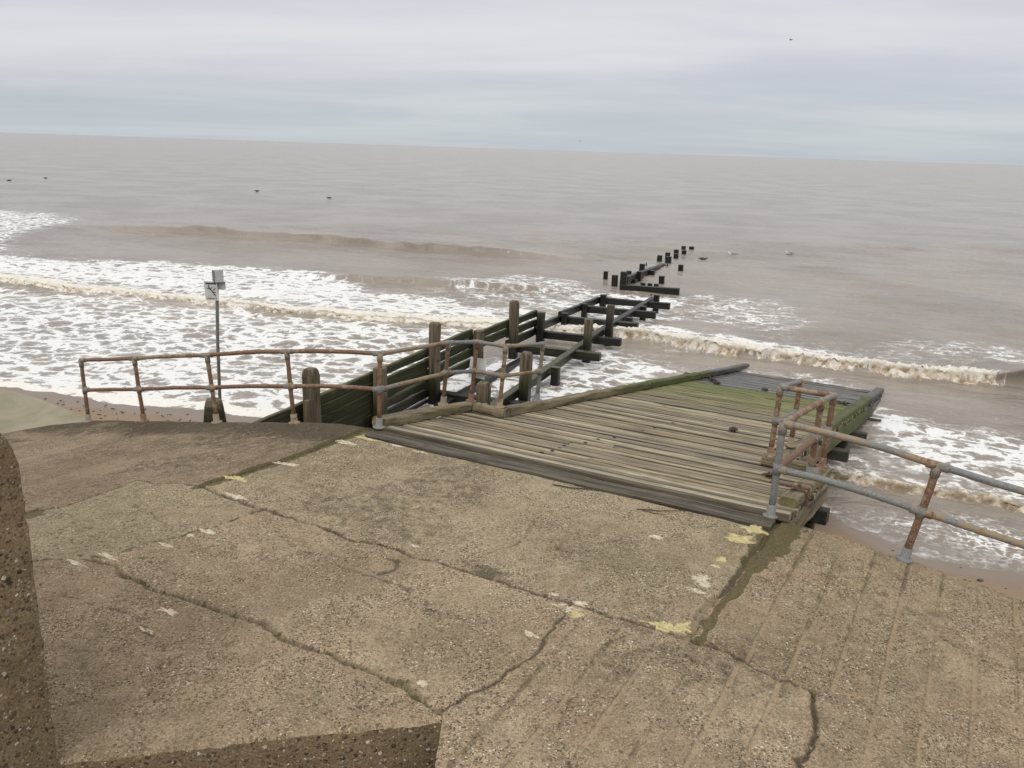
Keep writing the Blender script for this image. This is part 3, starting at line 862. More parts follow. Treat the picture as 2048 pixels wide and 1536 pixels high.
inF = ((UU > 4.5) & (VV < -3.05) & (UU < 6.5))
inG = ((UU > 5.7) & (VV > -2.95)) | (UU > 6.7)
grooves(4.62, sstep(UU, 4.45, 4.6) * inF, 0.33, 0.014, 0.016, 161)
grooves(5.98, inG * 1.0, 0.33, 0.014, 0.016, 171)
grooves(0.1, ((UU < -0.7) | ((UU < 0.3) & (VV < -3.0))) * 0.55, 0.37, 0.008, 0.02, 181)
# wear: dark damp patches, paler rubbed ones
big = fbm(UU * 0.55, VV * 0.55, 191, 4)
dirt_shade = np.maximum(dirt_shade, 0.44 * sstep(big, 0.53, 0.74))
dirt_shade = np.maximum(dirt_shade, 0.95 * sstep(VV + (fbm(UU * 1.2, VV * 2, 193, 3) - 0.5) * 0.9, -1.5, -0.25) * (UU < -0.1))
dirt_shade = np.maximum(dirt_shade, 0.55 * sstep(fbm(UU * 0.9, VV * 3.0, 195, 4), 0.50, 0.66) * (UU < -0.3) * sstep(VV, -2.6, -1.2))
dirt_shade = np.maximum(dirt_shade, 0.78 * np.exp(-(((UU - 3.45) / 0.30) ** 2 + ((VV + 2.84) / 0.13) ** 4)))
dirt_shade = np.maximum(dirt_shade, 0.36 * np.exp(-(((UU - 7.0) / 1.6) ** 2 + ((VV + 1.2) / 1.1) ** 2)))
pale = np.maximum(pale, 0.6 * sstep(fbm(UU * 0.7 + 9, VV * 0.7, 197, 4), 0.54, 0.72))
pale = np.maximum(pale, 0.8 * np.exp(-dJ['J3'] / 0.14) * (UU < 5.5))
pale = np.maximum(pale, 0.5 * np.exp(-np.clip(-4.6 - VV, 0, 9) / 0.25) * (VV < -4.72) * (UU < 4.2))
# old ring-shaped hole filled with dirt
rr_ = np.hypot((UU - 2.54) / 0.19, (VV + 3.28) / 0.19) + (fbm(UU * 6, VV * 6, 199, 3) - 0.5) * 0.35
ring = np.exp(-((rr_ - 0.92) / 0.17) ** 2)
ZC -= 0.016 * ring; dirt_shade = np.maximum(dirt_shade, 0.75 * ring * (0.35 + 0.9 * sstep(UU + VV * 0.5, 0.75, 1.05)))
# worn, rounded seaward arris and the stair well in front
edge_d = (vs[-1] - np.meshgrid(us, vs)[1])
ZC -= 0.035 * np.exp(-edge_d / 0.05) * (0.5 + fbm(UU * 4, VV * 4, 203, 3))
PIT = [(4.3, -4.88), (2.41, -6.54), (1.9, -6.98), (1.9, -9.9), (6.3, -9.9), (5.6, -7.4)]
LENDP = [(-6.35, 0.3), (-6.42, -0.1), (-7.14, -0.33), (-7.62, -0.96), (-8.1, -1.9), (-8.6, -3.2), (-8.9, -9.9), (-9.5, -9.9), (-9.5, 0.3)]
gf = grid_faces(nv, nu)
fc_u = UU.ravel()[gf].mean(1); fc_v = VV.ravel()[gf].mean(1)
gone = inside(fc_u, fc_v, PIT) | inside(fc_u, fc_v, LENDP)
gf = gf[~gone]; fc_u = fc_u[~gone]; fc_v = fc_v[~gone]
# snap the cut rim on to the true outline
ed = np.concatenate([gf[:, [0, 1]], gf[:, [1, 2]], gf[:, [2, 3]], gf[:, [3, 0]]])
es = np.sort(ed, 1)
key = es[:, 0].astype(np.int64) * (nu * nv) + es[:, 1]
uq, idx, cnt = np.unique(key, return_index=True, return_counts=True)
bed = ed[idx[cnt == 1]]
uf, vf, zf = UU.ravel().copy(), VV.ravel().copy(), ZC.ravel().copy()
bv = np.unique(bed)
for P in (PIT + PIT[:1], LENDP + LENDP[:1]):
    for (x0, y0), (x1, y1) in zip(P[:-1], P[1:]):
        x, y = uf[bv], vf[bv]
        dx, dy = x1 - x0, y1 - y0
        t = np.clip(((x - x0) * dx + (y - y0) * dy) / (dx * dx + dy * dy), 0, 1)
        px, py = x0 + t * dx, y0 + t * dy
        dd = np.hypot(x - px, y - py)
        s = (dd < 0.05) & (t > 0) & (t < 1)
        uf[bv[s]] = px[s]; vf[bv[s]] = py[s]
dpit = poly_dist(uf, vf, PIT + PIT[:1])
zf -= 0.038 * np.exp(-dpit / 0.03) * (0.2 + 1.5 * fbm(uf * 11, vf * 11, 207, 4, 0.65))
dirt_shade.ravel()[:] = np.maximum(dirt_shade.ravel(), 0.0)
xf = OX + uf * UX + vf * VX; yf = OY + uf * UY + vf * VY
platform = empty('concrete_platform', W(2.7, -3, 0))
tag(platform, 'worn concrete platform with ramps falling away to both sides', 'platform', kind='structure')
SL = [
 ('central', [(-0.3, 0.5), (5.56, 0.5), (5.53, -1.4), (5.48, -2.94), (0.62, -2.92), (-0.45, -2.79), (-0.33, -1.96), (-0.2, -1.0)]),
 ('left_upper', [(-12, 0.5), (-0.15, 0.5), (-0.2, -1.0), (-0.33, -1.96), (-0.45, -2.79), (-1.53, -2.85), (-1.55, -3.7), (-1.82, -4.01), (-1.95, -4.6), (-2.3, -7), (-3, -12), (-12, -12)]),
 ('left_lower', [(-0.45, -2.79), (0.62, -2.92), (0.53, -3.47), (0.16, -4.61), (-0.21, -4.82), (-0.6, -5.3), (-1.2, -7), (-2, -12), (-3, -12), (-2.3, -7), (-1.95, -4.6), (-1.82, -4.01), (-1.55, -3.7), (-1.53, -2.85)]),
 ('centre_lower', [(0.62, -2.92), (4.4, -2.97), (4.45, -3.83), (4.44, -4.29), (4.26, -4.86), (3.32, -4.69), (1.02, -4.68), (0.16, -4.61), (0.53, -3.47)]),
 ('right_lower', [(4.4, -2.97), (5.48, -2.94), (6.51, -3.03), (6.61, -3.94), (6.68, -5), (6.8, -12), (4.3, -12), (4.26, -4.86), (4.44, -4.29)]),
 ('right_ramp', [(5.56, 0.5), (20, 0.5), (20, -12), (6.8, -12), (6.68, -5), (6.61, -3.94), (6.51, -3.03), (5.48, -2.94), (5.53, -1.4)]),
 ('near_left', None)]
sid = np.full(len(gf), len(SL) - 1)
for i, (nm, P) in enumerate(SL):
    if P: sid[inside(fc_u, fc_v, P)] = i
slabs = []
for i, (nm, P) in enumerate(SL):
    f = gf[sid == i]
    used = np.unique(f); rm = np.full(nu * nv, -1, np.int64); rm[used] = np.arange(len(used))
    me = mesh_np('slab', np.stack([xf[used], yf[used], zf[used]], -1), rm[f], M_conc)
    for an, arr in (('algae', algae), ('dirt_shade', dirt_shade), ('pale', pale)):
        set_attr(me, an, arr.ravel()[used])
    o = link('slab', me)
    o.parent = platform
    o.matrix_basis = WM[platform.name].inverted()
    o.color = {'central': (1.0, 1.0, 0.95, 1), 'left_upper': (0.82, 0.78, 0.74, 1), 'left_lower': (0.98, 0.99, 0.93, 1), 'centre_lower': (1.04, 1.0, 0.95, 1), 'right_lower': (1.08, 1.04, 1.0, 1), 'right_ramp': (0.96, 0.92, 0.86, 1), 'near_left': (0.95, 0.90, 0.85, 1)}[nm]
    slabs.append(o)
# vertical faces under every open edge of the platform
def skirt(edges, name, mat, depth_z, rowsn):
    p = np.stack([xf, yf, zf], -1)
    vi = np.unique(edges); rm = {int(k): j for j, k in enumerate(vi)}
    n = len(vi); rings = []
    for r in range(rowsn + 1):
        t = r / rowsn
        q = p[vi].copy()
        q[:, 2] = q[:, 2] * (1 - t) + depth_z * t
        if r > 0:
            nz = (fbm(q[:, 0] * 7 + q[:, 1] * 5, q[:, 2] * 9, 211, 4) - 0.5) * 0.02
            q[:, 0] += nz; q[:, 1] += nz
        rings.append(q)
    fs = []
    for a, b in edges:
        a, b = rm[int(a)], rm[int(b)]
        for r in range(rowsn):
            fs.append((b + r * n, a + r * n, a + (r + 1) * n, b + (r + 1) * n))
    o = link(name, mesh_np(name, np.concatenate(rings), fs, mat, False))
    o.parent = platform
    o.matrix_basis = WM[platform.name].inverted()
    return o
em_u = uf[bed].mean(1); em_v = vf[bed].mean(1)
ispit = inside(em_u, em_v, [(1.5, -10), (7, -10), (6.0, -7.0), (4.45, -4.7), (4.2, -4.7), (1.5, -7.2)]) & (em_v > -9.5)
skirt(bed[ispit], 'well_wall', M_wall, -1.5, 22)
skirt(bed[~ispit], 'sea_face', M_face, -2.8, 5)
# floor of the well
mb = MB(); zz = -1.45
P = [W(4.9, -4.6, zz), W(1.5, -7.0, zz), W(1.5, -10.5, zz), W(8, -10.5, zz)]
mb.v = [tuple(q) for q in P] + [tuple(q + Vector((0, 0, -0.2))) for q in P]
mb.f = [(0, 1, 2, 3), (7, 6, 5, 4), (0, 4, 5, 1), (1, 5, 6, 2), (2, 6, 7, 3), (3, 7, 4, 0)]
part('well_floor', mb, M_wall, platform)

# flakes of old line paint
def surf_z(u, v):
    i = int(np.argmin(np.abs(us - u)))
    j = int(np.argmin(np.abs(VV[:, i] - v)))
    return float(ZC[j, i])
PAINT = [(-0.27, -2.39, 0.16, 0.05, 1), (0.13, -2.81, 0.17, 0.04, 0), (0.59, -3.63, 0.10, 0.04, 0), (0.52, -3.79, 0.06, 0.03, 0), (0.48, -4.07, 0.09, 0.02, 0), (0.19, -4.52, 0.13, 0.03, 0), (0.08, -4.77, 0.20, 0.02, 0),
         (-0.04, -0.68, 0.16, 0.05, 0), (-0.13, -1.7, 0.16, 0.04, 0), (0.14, -0.40, 0.22, 0.05, 1), (0.64, -0.42, 0.12, 0.03, 0), (1.02, -0.44, 0.10, 0.03, 0), (1.53, -4.9, 0.11, 0.03, 0), (1.62, -5.2, 0.08, 0.02, 0),
         (5.39, -0.43, 0.12, 0.10, 1), (5.35, -0.78, 0.15, 0.09, 1), (5.32, -1.35, 0.05, 0.06, 1), (5.31, -1.53, 0.04, 0.03, 0), (5.26, -1.86, 0.07, 0.08, 0), (5.33, -1.95, 0.05, 0.05, 0), (5.28, -2.12, 0.09, 0.03, 0),
         (4.39, -3.03, 0.13, 0.04, 0), (4.52, -3.1, 0.07, 0.06, 1), (4.47, -2.90, 0.06, 0.03, 0), (4.2, -2.88, 0.04, 0.02, 0), (5.22, -2.86, 0.16, 0.05, 1), (5.38, -2.80, 0.06, 0.08, 1), (4.34, -3.59, 0.07, 0.03, 0), (2.59, -2.78, 0.06, 0.02, 0), (4.59, -1.23, 0.06, 0.04, 0), (3.95, -4.62, 0.05, 0.03, 0)]
for (u, v, a, b_, yl) in PAINT:
    n = 44
    ph = random.uniform(0, 50)
    base = surf_z(u, v)
    mb = MB()
    ring_pts = []
    for k in range(n):
        t = 2 * math.pi * k / n
        r = max(0.2, -0.15 + 2.3 * float(fbm(np.array([math.cos(t) * 1.9 + ph]), np.array([math.sin(t) * 1.9 + ph]), 223, 5, 0.62)[0]))
        ring_pts.append((u + a * r * math.cos(t), v + b_ * r * math.sin(t)))
    cz = max(surf_z(pu, pv) for pu, pv in ring_pts + [(u, v)])
    for (s, dz) in ((0.0, 0.004), (1.0, 0.004), (1.03, -0.012)):
        if s == 0: mb.v.append(tuple(W(u, v, base + dz)))
        else:
            for pu, pv in ring_pts:
                qu, qv = u + (pu - u) * s, v + (pv - v) * s
                mb.v.append(tuple(W(qu, qv, max(surf_z(qu, qv), base - 0.01) + dz)))
    for k in range(n):
        k2 = (k + 1) % n
        mb.f.append((0, 1 + k, 1 + k2))
        mb.f.append((1 + k, 1 + n + k, 1 + n + k2, 1 + k2))
    hit = [i for i, (nm, P) in enumerate(SL) if P and inside(np.array([u]), np.array([v]), P)[0]]
    part('paint_flake', mb, M_py if yl else M_pw, slabs[hit[-1] if hit else len(SL) - 1])

# lower apron beyond the left ramp
mb = MB()
top = [(-10.91, 17.53), (-10.01, 17.05), (-9.03, 16.37), (-8.0, 15.62), (-7.6, 15.1), (-9.0, 13.6), (-12, 11.5), (-22, 12), (-24, 24)]
n = len(top)
for zt, off in ((-1.36, 0), (-1.42, 0.04), (-2.6, 0.25)):
    for (x, y) in top:
        mb.v.append((x, y + off, zt - 0.02 * (x + 10)* 0.3))
mb.f.append(tuple(range(n)))
mb.f[-1] = tuple(reversed(mb.f[-1]))
for r in range(2):
    for k in range(n):
        a = r * n + k; b2 = r * n + (k + 1) % n
        mb.f.append((a, b2, b2 + n, a + n))
apron = part('lower_apron', mb, M_apron, None)
tag(apron, 'smooth greenish concrete apron below the left ramp', 'apron', kind='structure')

# end of the flood wall at the left
prof = []
H0, TH = 2.26, 0.95
vf0 = -6.50
for (dv, z) in ((0, -1.6), (0, 0.0), (0.0, 0.9), (0.0, 1.72)): prof.append((vf0 - dv, z))
for k in range(9):
    t = k / 8 * math.pi / 2
    prof.append((vf0 - 0.24 * (1 - math.cos(t)), 1.94 + 0.42 * math.sin(t)))
for k in range(7):
    t = k / 6 * math.pi / 2
    prof.append((vf0 - TH + 0.2 - 0.2 * math.sin(t), 2.16 + 0.2 * math.cos(t)))
prof += [(vf0 - TH, 0.9), (vf0 - TH, -1.6)]
mb = MB()
rings_ = []
cv_ = vf0 - TH / 2
dense = []
for (a, b_) in zip(prof[:-1], prof[1:]):
    m_ = max(1, int(math.hypot(b_[0] - a[0], b_[1] - a[1]) / 0.035))
    dense += [(a[0] + (b_[0] - a[0]) * i / m_, a[1] + (b_[1] - a[1]) * i / m_) for i in range(m_)]
prof = dense + [prof[-1]]
def pring(u, k):
    out_ = []
    for (v, z) in prof:
        nz = (float(fbm(np.array([v * 16 + u * 3]), np.array([z * 16.0 + u * 5]), 231, 5, 0.7)[0]) - 0.5) * 0.028
        out_.append(W(u + nz, cv_ + (v - cv_) * k + nz * 0.8, z - (1 - max(k, 0.9)) * 0.25 * max(z, 0)))
    return out_
rings_ = [pring(2.43, k) for k in (0.02, 0.2, 0.4, 0.6, 0.8, 0.90)] + [pring(2.42, 0.94), pring(2.40, 0.965), pring(2.37, 0.985), pring(2.32, 0.997), pring(2.26, 1.0), pring(2.1, 1.0), pring(1.8, 1.0), pring(1.4, 1.0), pring(0.4, 1.0), pring(-2.5, 1.0)]
mb.ring_loft(rings_)
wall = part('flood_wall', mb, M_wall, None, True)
tag(wall, 'rough pebbly concrete wall end with rounded top at the left edge', 'wall')

# ------------------------------------------------------------------ timber slipway
def mat_thresh():
    m, nt, b = material('threshold_grey_timber')
    g, rnd = grain_coords(nt, 1.0, 22)
    ga = nt.noise(g, 1.0, 6, 0.7, 0.5)
    c = nt.mix(nt.smooth(ga, 0.34, 0.66), (0.03, 0.025, 0.018), (0.135, 0.115, 0.082))
    c = nt.mix(nt.smooth(nt.noise(pos_of(nt), 3.0, 5, 0.7), 0.52, 0.66, 0, 0.6), c, (0.055, 0.052, 0.03))
    nt.put(b.inputs['Base Color'], c)
    b.inputs['Roughness'].default_value = 0.88
    nt.put(b.inputs['Normal'], nt.bump(ga, 0.7, 0.01))
    return m
M_thresh = mat_thresh()
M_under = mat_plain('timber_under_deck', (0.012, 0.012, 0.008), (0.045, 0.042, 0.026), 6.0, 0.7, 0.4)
def D(u, v, c=0.0):
    p = W(u, v, DK * v)
    return p + ND * c
def left_u(v): return 0.66 + 0.071 * (v - 2.5)
def right_u(v): return 4.90 + 0.024 * (v - 2.7)
slip = empty('slipway', W(2.7, 0, 0))
tag(slip, 'weathered timber boat slipway running down into the surf, green with algae below', 'slipway')
# dark threshold timber against the concrete, raised pale first board
timber('threshold_beam', W(-0.05, -0.16, -0.085), W(5.57, -0.16, -0.085), 0.27, 0.16, M_thresh, slip, rings=14, wob=0.008)
vv = 0.0
widths = []
first = True
while vv < 15.6:
    bw = random.choice((0.135, 0.14, 0.145, 0.15, 0.15, 0.155))
    gap = random.uniform(0.012, 0.034)
    if first: bw, gap = 0.27, 0.045
    vm = vv + bw / 2
    if vm < 2.42:
        a, b_ = 0.02 + random.uniform(-0.03, 0.03), 5.70 + random.uniform(-0.05, 0.04)
    else:
        a, b_ = left_u(vm) - 0.12 + random.uniform(-0.02, 0.02), right_u(vm) + 0.22 + random.uniform(-0.03, 0.03)
    lift = 0.035 if first else random.uniform(-0.010, 0.008)
    if random.random() < 0.22 and not first and vv < 12:
        j = random.uniform(2.2, 3.4)             # two boards butted on a bearer
        for s0, s1 in ((a, j - 0.006), (j + 0.006, b_)):
            timber('plank', D(s0, vm, -0.04 + lift + random.uniform(-0.004, 0.004)), D(s1, vm, -0.04 + lift + random.uniform(-0.006, 0.006)), bw, 0.08, M_deck, slip, up=ND, rings=8, cham=0.011, wob=0.0045)
    else:
        timber('plank', D(a, vm, -0.04 + lift), D(b_, vm, -0.04 + lift + random.uniform(-0.008, 0.008)), bw, 0.08, M_deck, slip, up=ND, rings=11, cham=0.011, wob=0.0045)
    vv += bw + gap
    first = False
# kerb timbers
KH = 0.15
for (p0, p1, w_) in (((-0.06, 0.10), (-0.03, 1.35), 0.24), ((-0.03, 1.37), (0.05, 2.52), 0.20), ((0.16, 2.42), (0.74, 2.42), 0.20)):
    timber('kerb', D(p0[0], p0[1], KH / 2 - 0.005), D(p1[0], p1[1], KH / 2 - 0.005), w_, KH, M_kerb, slip, up=ND, rings=9, cham=0.02, wob=0.011)
vk = [2.54, 5.2, 8.3, 11.4, 15.4]
for a, b_ in zip(vk[:-1], vk[1:]):
    timber('kerb', D(left_u(a), a + 0.01, KH / 2 - 0.005), D(left_u(b_), b_ - 0.01, KH / 2 - 0.005), 0.19, KH, M_kerb, slip, up=ND, rings=11, cham=0.022, wob=0.009)
for (p0, p1, w_, kh) in (((5.58, 0.55), (5.62, 1.30), 0.22, 0.13), ((5.62, 1.36), (5.66, 2.66), 0.20, 0.14), ((5.54, 2.66), (4.82, 2.66), 0.20, 0.15)):
    timber('kerb', D(p0[0], p0[1], kh / 2 - 0.005), D(p1[0], p1[1], kh / 2 - 0.005), w_, kh, M_kerb, slip, up=ND, rings=9, cham=0.022, wob=0.012)
vk = [2.78, 5.6, 8.6, 11.6, 14.6]
for a, b_ in zip(vk[:-1], vk[1:]):
    timber('kerb', D(right_u(a) + 0.10, a + 0.01, 0.035), D(right_u(b_) + 0.10, b_ - 0.01, 0.035), 0.21, 0.12, M_kerb, slip, up=ND, rings=10, cham=0.02, wob=0.008)
# side stringers, bearers and piles under the boards
for (ua_, va, ub, vb) in ((5.60, 0.05, 5.66, 2.75), (right_u(2.8) + 0.16, 2.8, right_u(9) + 0.16, 9.0), (right_u(9) + 0.16, 9.02, right_u(15) + 0.16, 15.0), (left_u(2.6) - 0.03, 2.6, left_u(15) - 0.03, 15.0), (0.06, 0.1, 0.1, 2.5)):
    timber('stringer', D(ua_, va, -0.23), D(ub, vb, -0.23), 0.17, 0.28, M_kerb, slip, up=ND, rings=9, cham=0.015)
for v in (0.9, 2.3, 4.6, 7.0, 9.4, 11.8):
    lo = 0.0 if v < 2.5 else left_u(v) - 0.25
    hi = 5.85 if v < 2.5 else right_u(v) + 0.52
    timber('bearer', D(lo, v, -0.46), D(hi, v, -0.46), 0.24, 0.20, M_under, slip, up=ND, rings=7)
    for uu in ((0.25, 5.55) if v < 2.5 else (left_u(v) + 0.1, right_u(v) + 0.02)):
        q = D(uu, v, -0.5)
        timber('pile', (q.x, q.y, -3.2), (q.x, q.y, q.z - 0.06), 0.27, 0.27, M_under, slip, up=U3, rings=6, cham=0.02)
timber('brace_board', W(5.70, 0.10, -1.9), W(6.12, 0.34, -0.62), 0.30, 0.05, M_groyne, slip, up=V3, rings=5)
# rusty strap plate over the right kerb
mb = MB()
mb.box(D(5.50, 0.98, 0.165), (0.46, 0.09, 0.016), (U3, VD, ND))
mb.box(D(5.735, 0.98, 0.06), (0.016, 0.088, 0.22), (U3, VD, ND))
sp_ = part('strap_plate', mb, M_plate, slip)
for du in (-0.15, 0.12):
    mb = MB(); mb.tube([D(5.5 + du, 0.98, 0.17), D(5.5 + du, 0.98, 0.2)], 0.022, 8)
    part('bolt', mb, M_plate, sp_)
# bolts down the middle of the boards
for (u, v) in ((2.27, 0.63), (2.30, 0.85), (2.36, 1.3), (2.45, 1.75), (2.52, 2.14), (2.58, 2.5), (2.62, 2.9), (2.7, 3.4), (2.75, 3.9), (2.3, 1.08), (2.85, 4.6)):
    mb = MB(); q = D(u + random.uniform(-0.05, 0.05), v, 0.0)
    mb.tube([q, q + ND * 0.012], 0.028, 8)
    part('bolt', mb, M_bolt, slip)

# ------------------------------------------------------------------ railings
PR = 0.039
def fit_collar(parent, c, dirn, L=0.12, r=0.049, name='clamp_fitting', mat=None):
    dirn = Vector(dirn).normalized()
    mb = MB()
    r = r * PR / 0.040
    mb.tube([c - dirn * L / 2, c - dirn * L / 2 * 0.98, c + dirn * L / 2 * 0.98, c + dirn * L / 2], r, 12, (0.86, 1, 1, 0.86))
    return mb, name, mat or M_fit
def make_railing(name, label, posts, runs, loc, mats):
    """posts: (base, tilt vector, height, material); runs: list of post indices with a rail between neighbours."""
    rt = empty(name, loc)
    tag(rt, label, 'railing', 'tubular steel railings')
    P = []
    for (b0, tilt, h, mt) in posts:
        ax = (Vector((0, 0, 1)) + Vector(tilt)).normalized()
        b0 = Vector(b0)
        top_, mid_ = b0 + ax * h, b0 + ax * (h * 0.52)
        mb = MB()
        q = [b0, b0 + ax * h * 0.26, b0 + ax * h * 0.52, b0 + ax * h * 0.78, top_]
        q = [x + Vector((random.uniform(-1, 1), random.uniform(-1, 1), 0)) * 0.004 for x in q]
        mb.tube(q, PR, 12)
        po = part('post', mb, mt, rt, True)
        mb = MB()
        mb.tube([b0 - Vector((0, 0, 0.01)), b0 + ax * 0.015, b0 + ax * 0.018, b0 + ax * 0.03, b0 + ax * 0.14, b0 + ax * 0.145], 0.088, 14, (1, 1, 0.95, 0.57, 0.56, 0.46))
        part('base_flange', mb, M_mixd if mt is M_rust else M_zinc, po, True)
        mb, nm, mm = fit_collar(po, top_ - ax * 0.055, ax, 0.13, 0.050)
        part(nm, mb, mm, po, True)
        mb, nm, mm = fit_collar(po, mid_, ax, 0.12, 0.050)
        part(nm, mb, mm, po, True)
        P.append((top_, mid_, ax, po))
    for (i, j, mt, bow) in runs:
        for lev, nm in ((0, 'top_rail'), (1, 'mid_rail')):
            a, b_ = P[i][lev], P[j][lev]
            d = (b_ - a)
            off = Vector((0, 0, 0))
            pts = []
            for t in (0, 0.12, 0.3, 0.5, 0.7, 0.88, 1.0):
                q = a + d * t
                q.z += bow * math.sin(math.pi * t) + (random.uniform(-0.004, 0.004) if 0 < t < 1 else 0)
                pts.append(q)
            mb = MB(); mb.tube(pts, PR * 0.98, 12)
            ro = part(nm, mb, mt, rt, True)
            dn = d.normalized()
            for end, sgn in ((a, 1), (b_, -1)):
                mb, fn, mm = fit_collar(ro, end + dn * sgn * 0.05, dn, 0.12, 0.0485)
                part(fn, mb, mm, ro, True)
    return rt, P
def cz(u, v=-0.05): return float(zc(np.array(u)))
def tilt(tu, tv=0.0): return U3 * tu + V3 * tv
lp = [((-6.40, -0.07), -0.035, M_rust), ((-4.95, -0.04), -0.10, M_rust), ((-3.17, -0.06), -0.115, M_rust), ((-1.53, -0.05), -0.09, M_rust)]
posts = [(W(u, v, cz(u) - 0.005), tilt(t), 1.10 if u > -6 else 1.13, m_) for ((u, v), t, m_) in lp]
posts.append((W(0.0, 0.02, 0.02), tilt(0.03), 1.08, M_mixd))
kz = lambda u, v: D(u, v, KH)
for (u, v, t, m_) in ((-0.06, 1.75, 0.10, M_rust), (0.05, 2.42, 0.11, M_rust), (0.60, 2.42, 0.09, M_rust), (0.70, 3.56, 0.09, M_mixd)):
    posts.append((kz(u, v), tilt(t, -0.02), 1.04, m_))
runs = [(0, 1, M_rust, 0.0), (1, 2, M_rust, 0.01), (2, 3, M_rust, 0.015), (3, 4, M_rust, 0.02), (4, 5, M_mixd, 0.0), (5, 6, M_zinc, 0), (6, 7, M_zinc, 0), (7, 8, M_mixd, 0)]
PR = 0.033
railL, PL = make_railing('pipe_railing', 'rusty red-brown pipe railing along the left ramp and round the slipway corner', posts, runs, W(-3, 0, cz(-3.0)), None)
posts = [(W(5.50, 0.0, 0.0), tilt(0.02), 1.10, M_zinc)]
for (u, v, m_) in ((5.60, 1.80, M_rust), (5.64, 2.60, M_rust), (4.92, 2.66, M_rust), (5.0, 3.74, M_rust)):
    posts.append((D(u, v, 0.14), tilt(0.03), 1.03, m_))
posts += [(W(6.91, 0.0, cz(6.91) - 0.005), tilt(0.15), 1.10, M_mixd), (W(8.55, 0.02, cz(8.55)), tilt(0.14), 1.10, M_mixd), (W(10.2, 0.02, cz(10.2)), tilt(0.14), 1.10, M_zinc)]
runs = [(0, 1, M_rust, 0), (1, 2, M_zinc, 0), (2, 3, M_rust, 0), (3, 4, M_zinc, 0), (0, 5, M_zinc, 0.03), (5, 6, M_zinc, 0.0), (6, 7, M_zinc, 0)]
PR = 0.039
railR, PRt = make_railing('pipe_railing', 'grey galvanised pipe railing falling along the right ramp, with a rusty return on the slipway', posts, runs, W(6, 0, 0), None)

# white notice sheet tied behind a railing post
c = PL[6][1] + U3 * 0.02 + V3 * 0.06
mb = MB()
ax = (U3, V3, Vector((0.10, 0.02, 1)).normalized())
rings_ = []
for t in (-0.5, -0.17, 0.17, 0.5):
    o_ = c + ax[0] * (t * 0.31) + V3 * (0.03 * math.cos(t * 3)) + ax[2] * 0.03
    rings_.append([o_ - ax[2] * 0.17, o_ + ax[2] * 0.17, o_ + ax[2] * 0.17 + V3 * 0.006, o_ - ax[2] * 0.17 + V3 * 0.006])
mb.ring_loft(rings_)
nb = part('notice_sheet', mb, M_signw, None)
tag(nb, 'small blank white sheet tied behind a rusty railing post at the slipway corner', 'notice')

# ------------------------------------------------------------------ groyne
GA = R(21.2)
GX, GY = math.sin(GA), math.cos(GA)
G3 = Vector((GX, GY, 0)); H3 = Vector((GY, -GX, 0)); Z3 = Vector((0, 0, 1))
def Gp(s, off, z): return Vector((-3.62 + GX * s + GY * off, 14.9 + GY * s - GX * off, z))
gr = empty('timber_groyne', Gp(9, 0, -2.2))
tag(gr, 'dark green timber groyne of planked piles and open frames beside the slipway', 'groyne')
left_piles = [(0.0, -0.02, 0.245, True), (2.45, -0.56, 0.235, False), (4.92, -0.03, 0.235, True), (7.45, -0.68, 0.235, False), (10.05, -0.29, 0.235, True), (12.37, -1.0, 0.23, False), (14.7, -1.40, 0.21, False), (17.1, -1.45, 0.21, False), (19.45, -1.45, 0.22, False)]
for (s, zt, wd, rt_) in left_piles:
    lx = random.uniform(-0.03, 0.03)
    timber('pile', Gp(s, 0.0, -3.4), Gp(s, lx, zt), wd, wd, M_pile, gr, up=H3, rings=7, cham=0.025, wob=0.008, round_top=rt_)
timber('pile_cleat', Gp(-0.20, 0.06, -2.4), Gp(-0.20, 0.06, -0.55), 0.16, 0.1, M_pile, gr, up=H3, rings=5)
right_piles = [(3.3, -0.82, 0.25, True), (5.8, -0.69, 0.25, True), (8.08, -1.55, 0.22, False), (10.9, -0.77, 0.225, False), (13.25, -0.72, 0.22, False), (15.9, -1.56, 0.21, False), (17.9, -1.48, 0.21, False), (20.1, -1.38, 0.21, False)]
for (s, zt, wd, rt_) in right_piles:
    timber('pile', Gp(s, 1.95, -3.4), Gp(s + random.uniform(-0.03, 0.03), 1.97, zt), wd, wd, M_pile, gr, up=H3, rings=7, cham=0.025, wob=0.008, round_top=rt_)
# planking on the far side of the left piles: uneven courses with open joints
bays = [(-3.2, 0.0), (0.0, 2.45), (2.45, 4.92), (4.92, 7.45), (7.45, 10.05), (10.05, 12.37)]
for bi, (s0, s1) in enumerate(bays):
    zt = -0.66 if bi < 4 else (-0.80 if bi == 4 else -0.90)
    ph = 0.215
    ncourse = 6 if bi < 3 else (4 if bi == 3 else (2 if bi == 4 else 3))
    z0 = zt
    for k in range(ncourse):
        hgt = ph * random.uniform(0.9, 1.06)
        gp = (0.012 if bi < 2 else random.choice((0.03, 0.045, 0.06, 0.07))) if bi < 5 else 0.09
        za = z0 + random.uniform(-0.012, 0.012); zb = z0 + random.uniform(-0.02, 0.012) - (0.04 if bi >= 4 else 0.0)
        timber('plank', Gp(s0 - 0.06, -0.20, za - hgt / 2), Gp(s1 + 0.06, -0.20 - 0.004 * (bi % 2), zb - hgt / 2), hgt, 0.09, M_groyne, gr, up=H3, rings=7, cham=0.012, wob=0.007)
        z0 -= hgt + gp
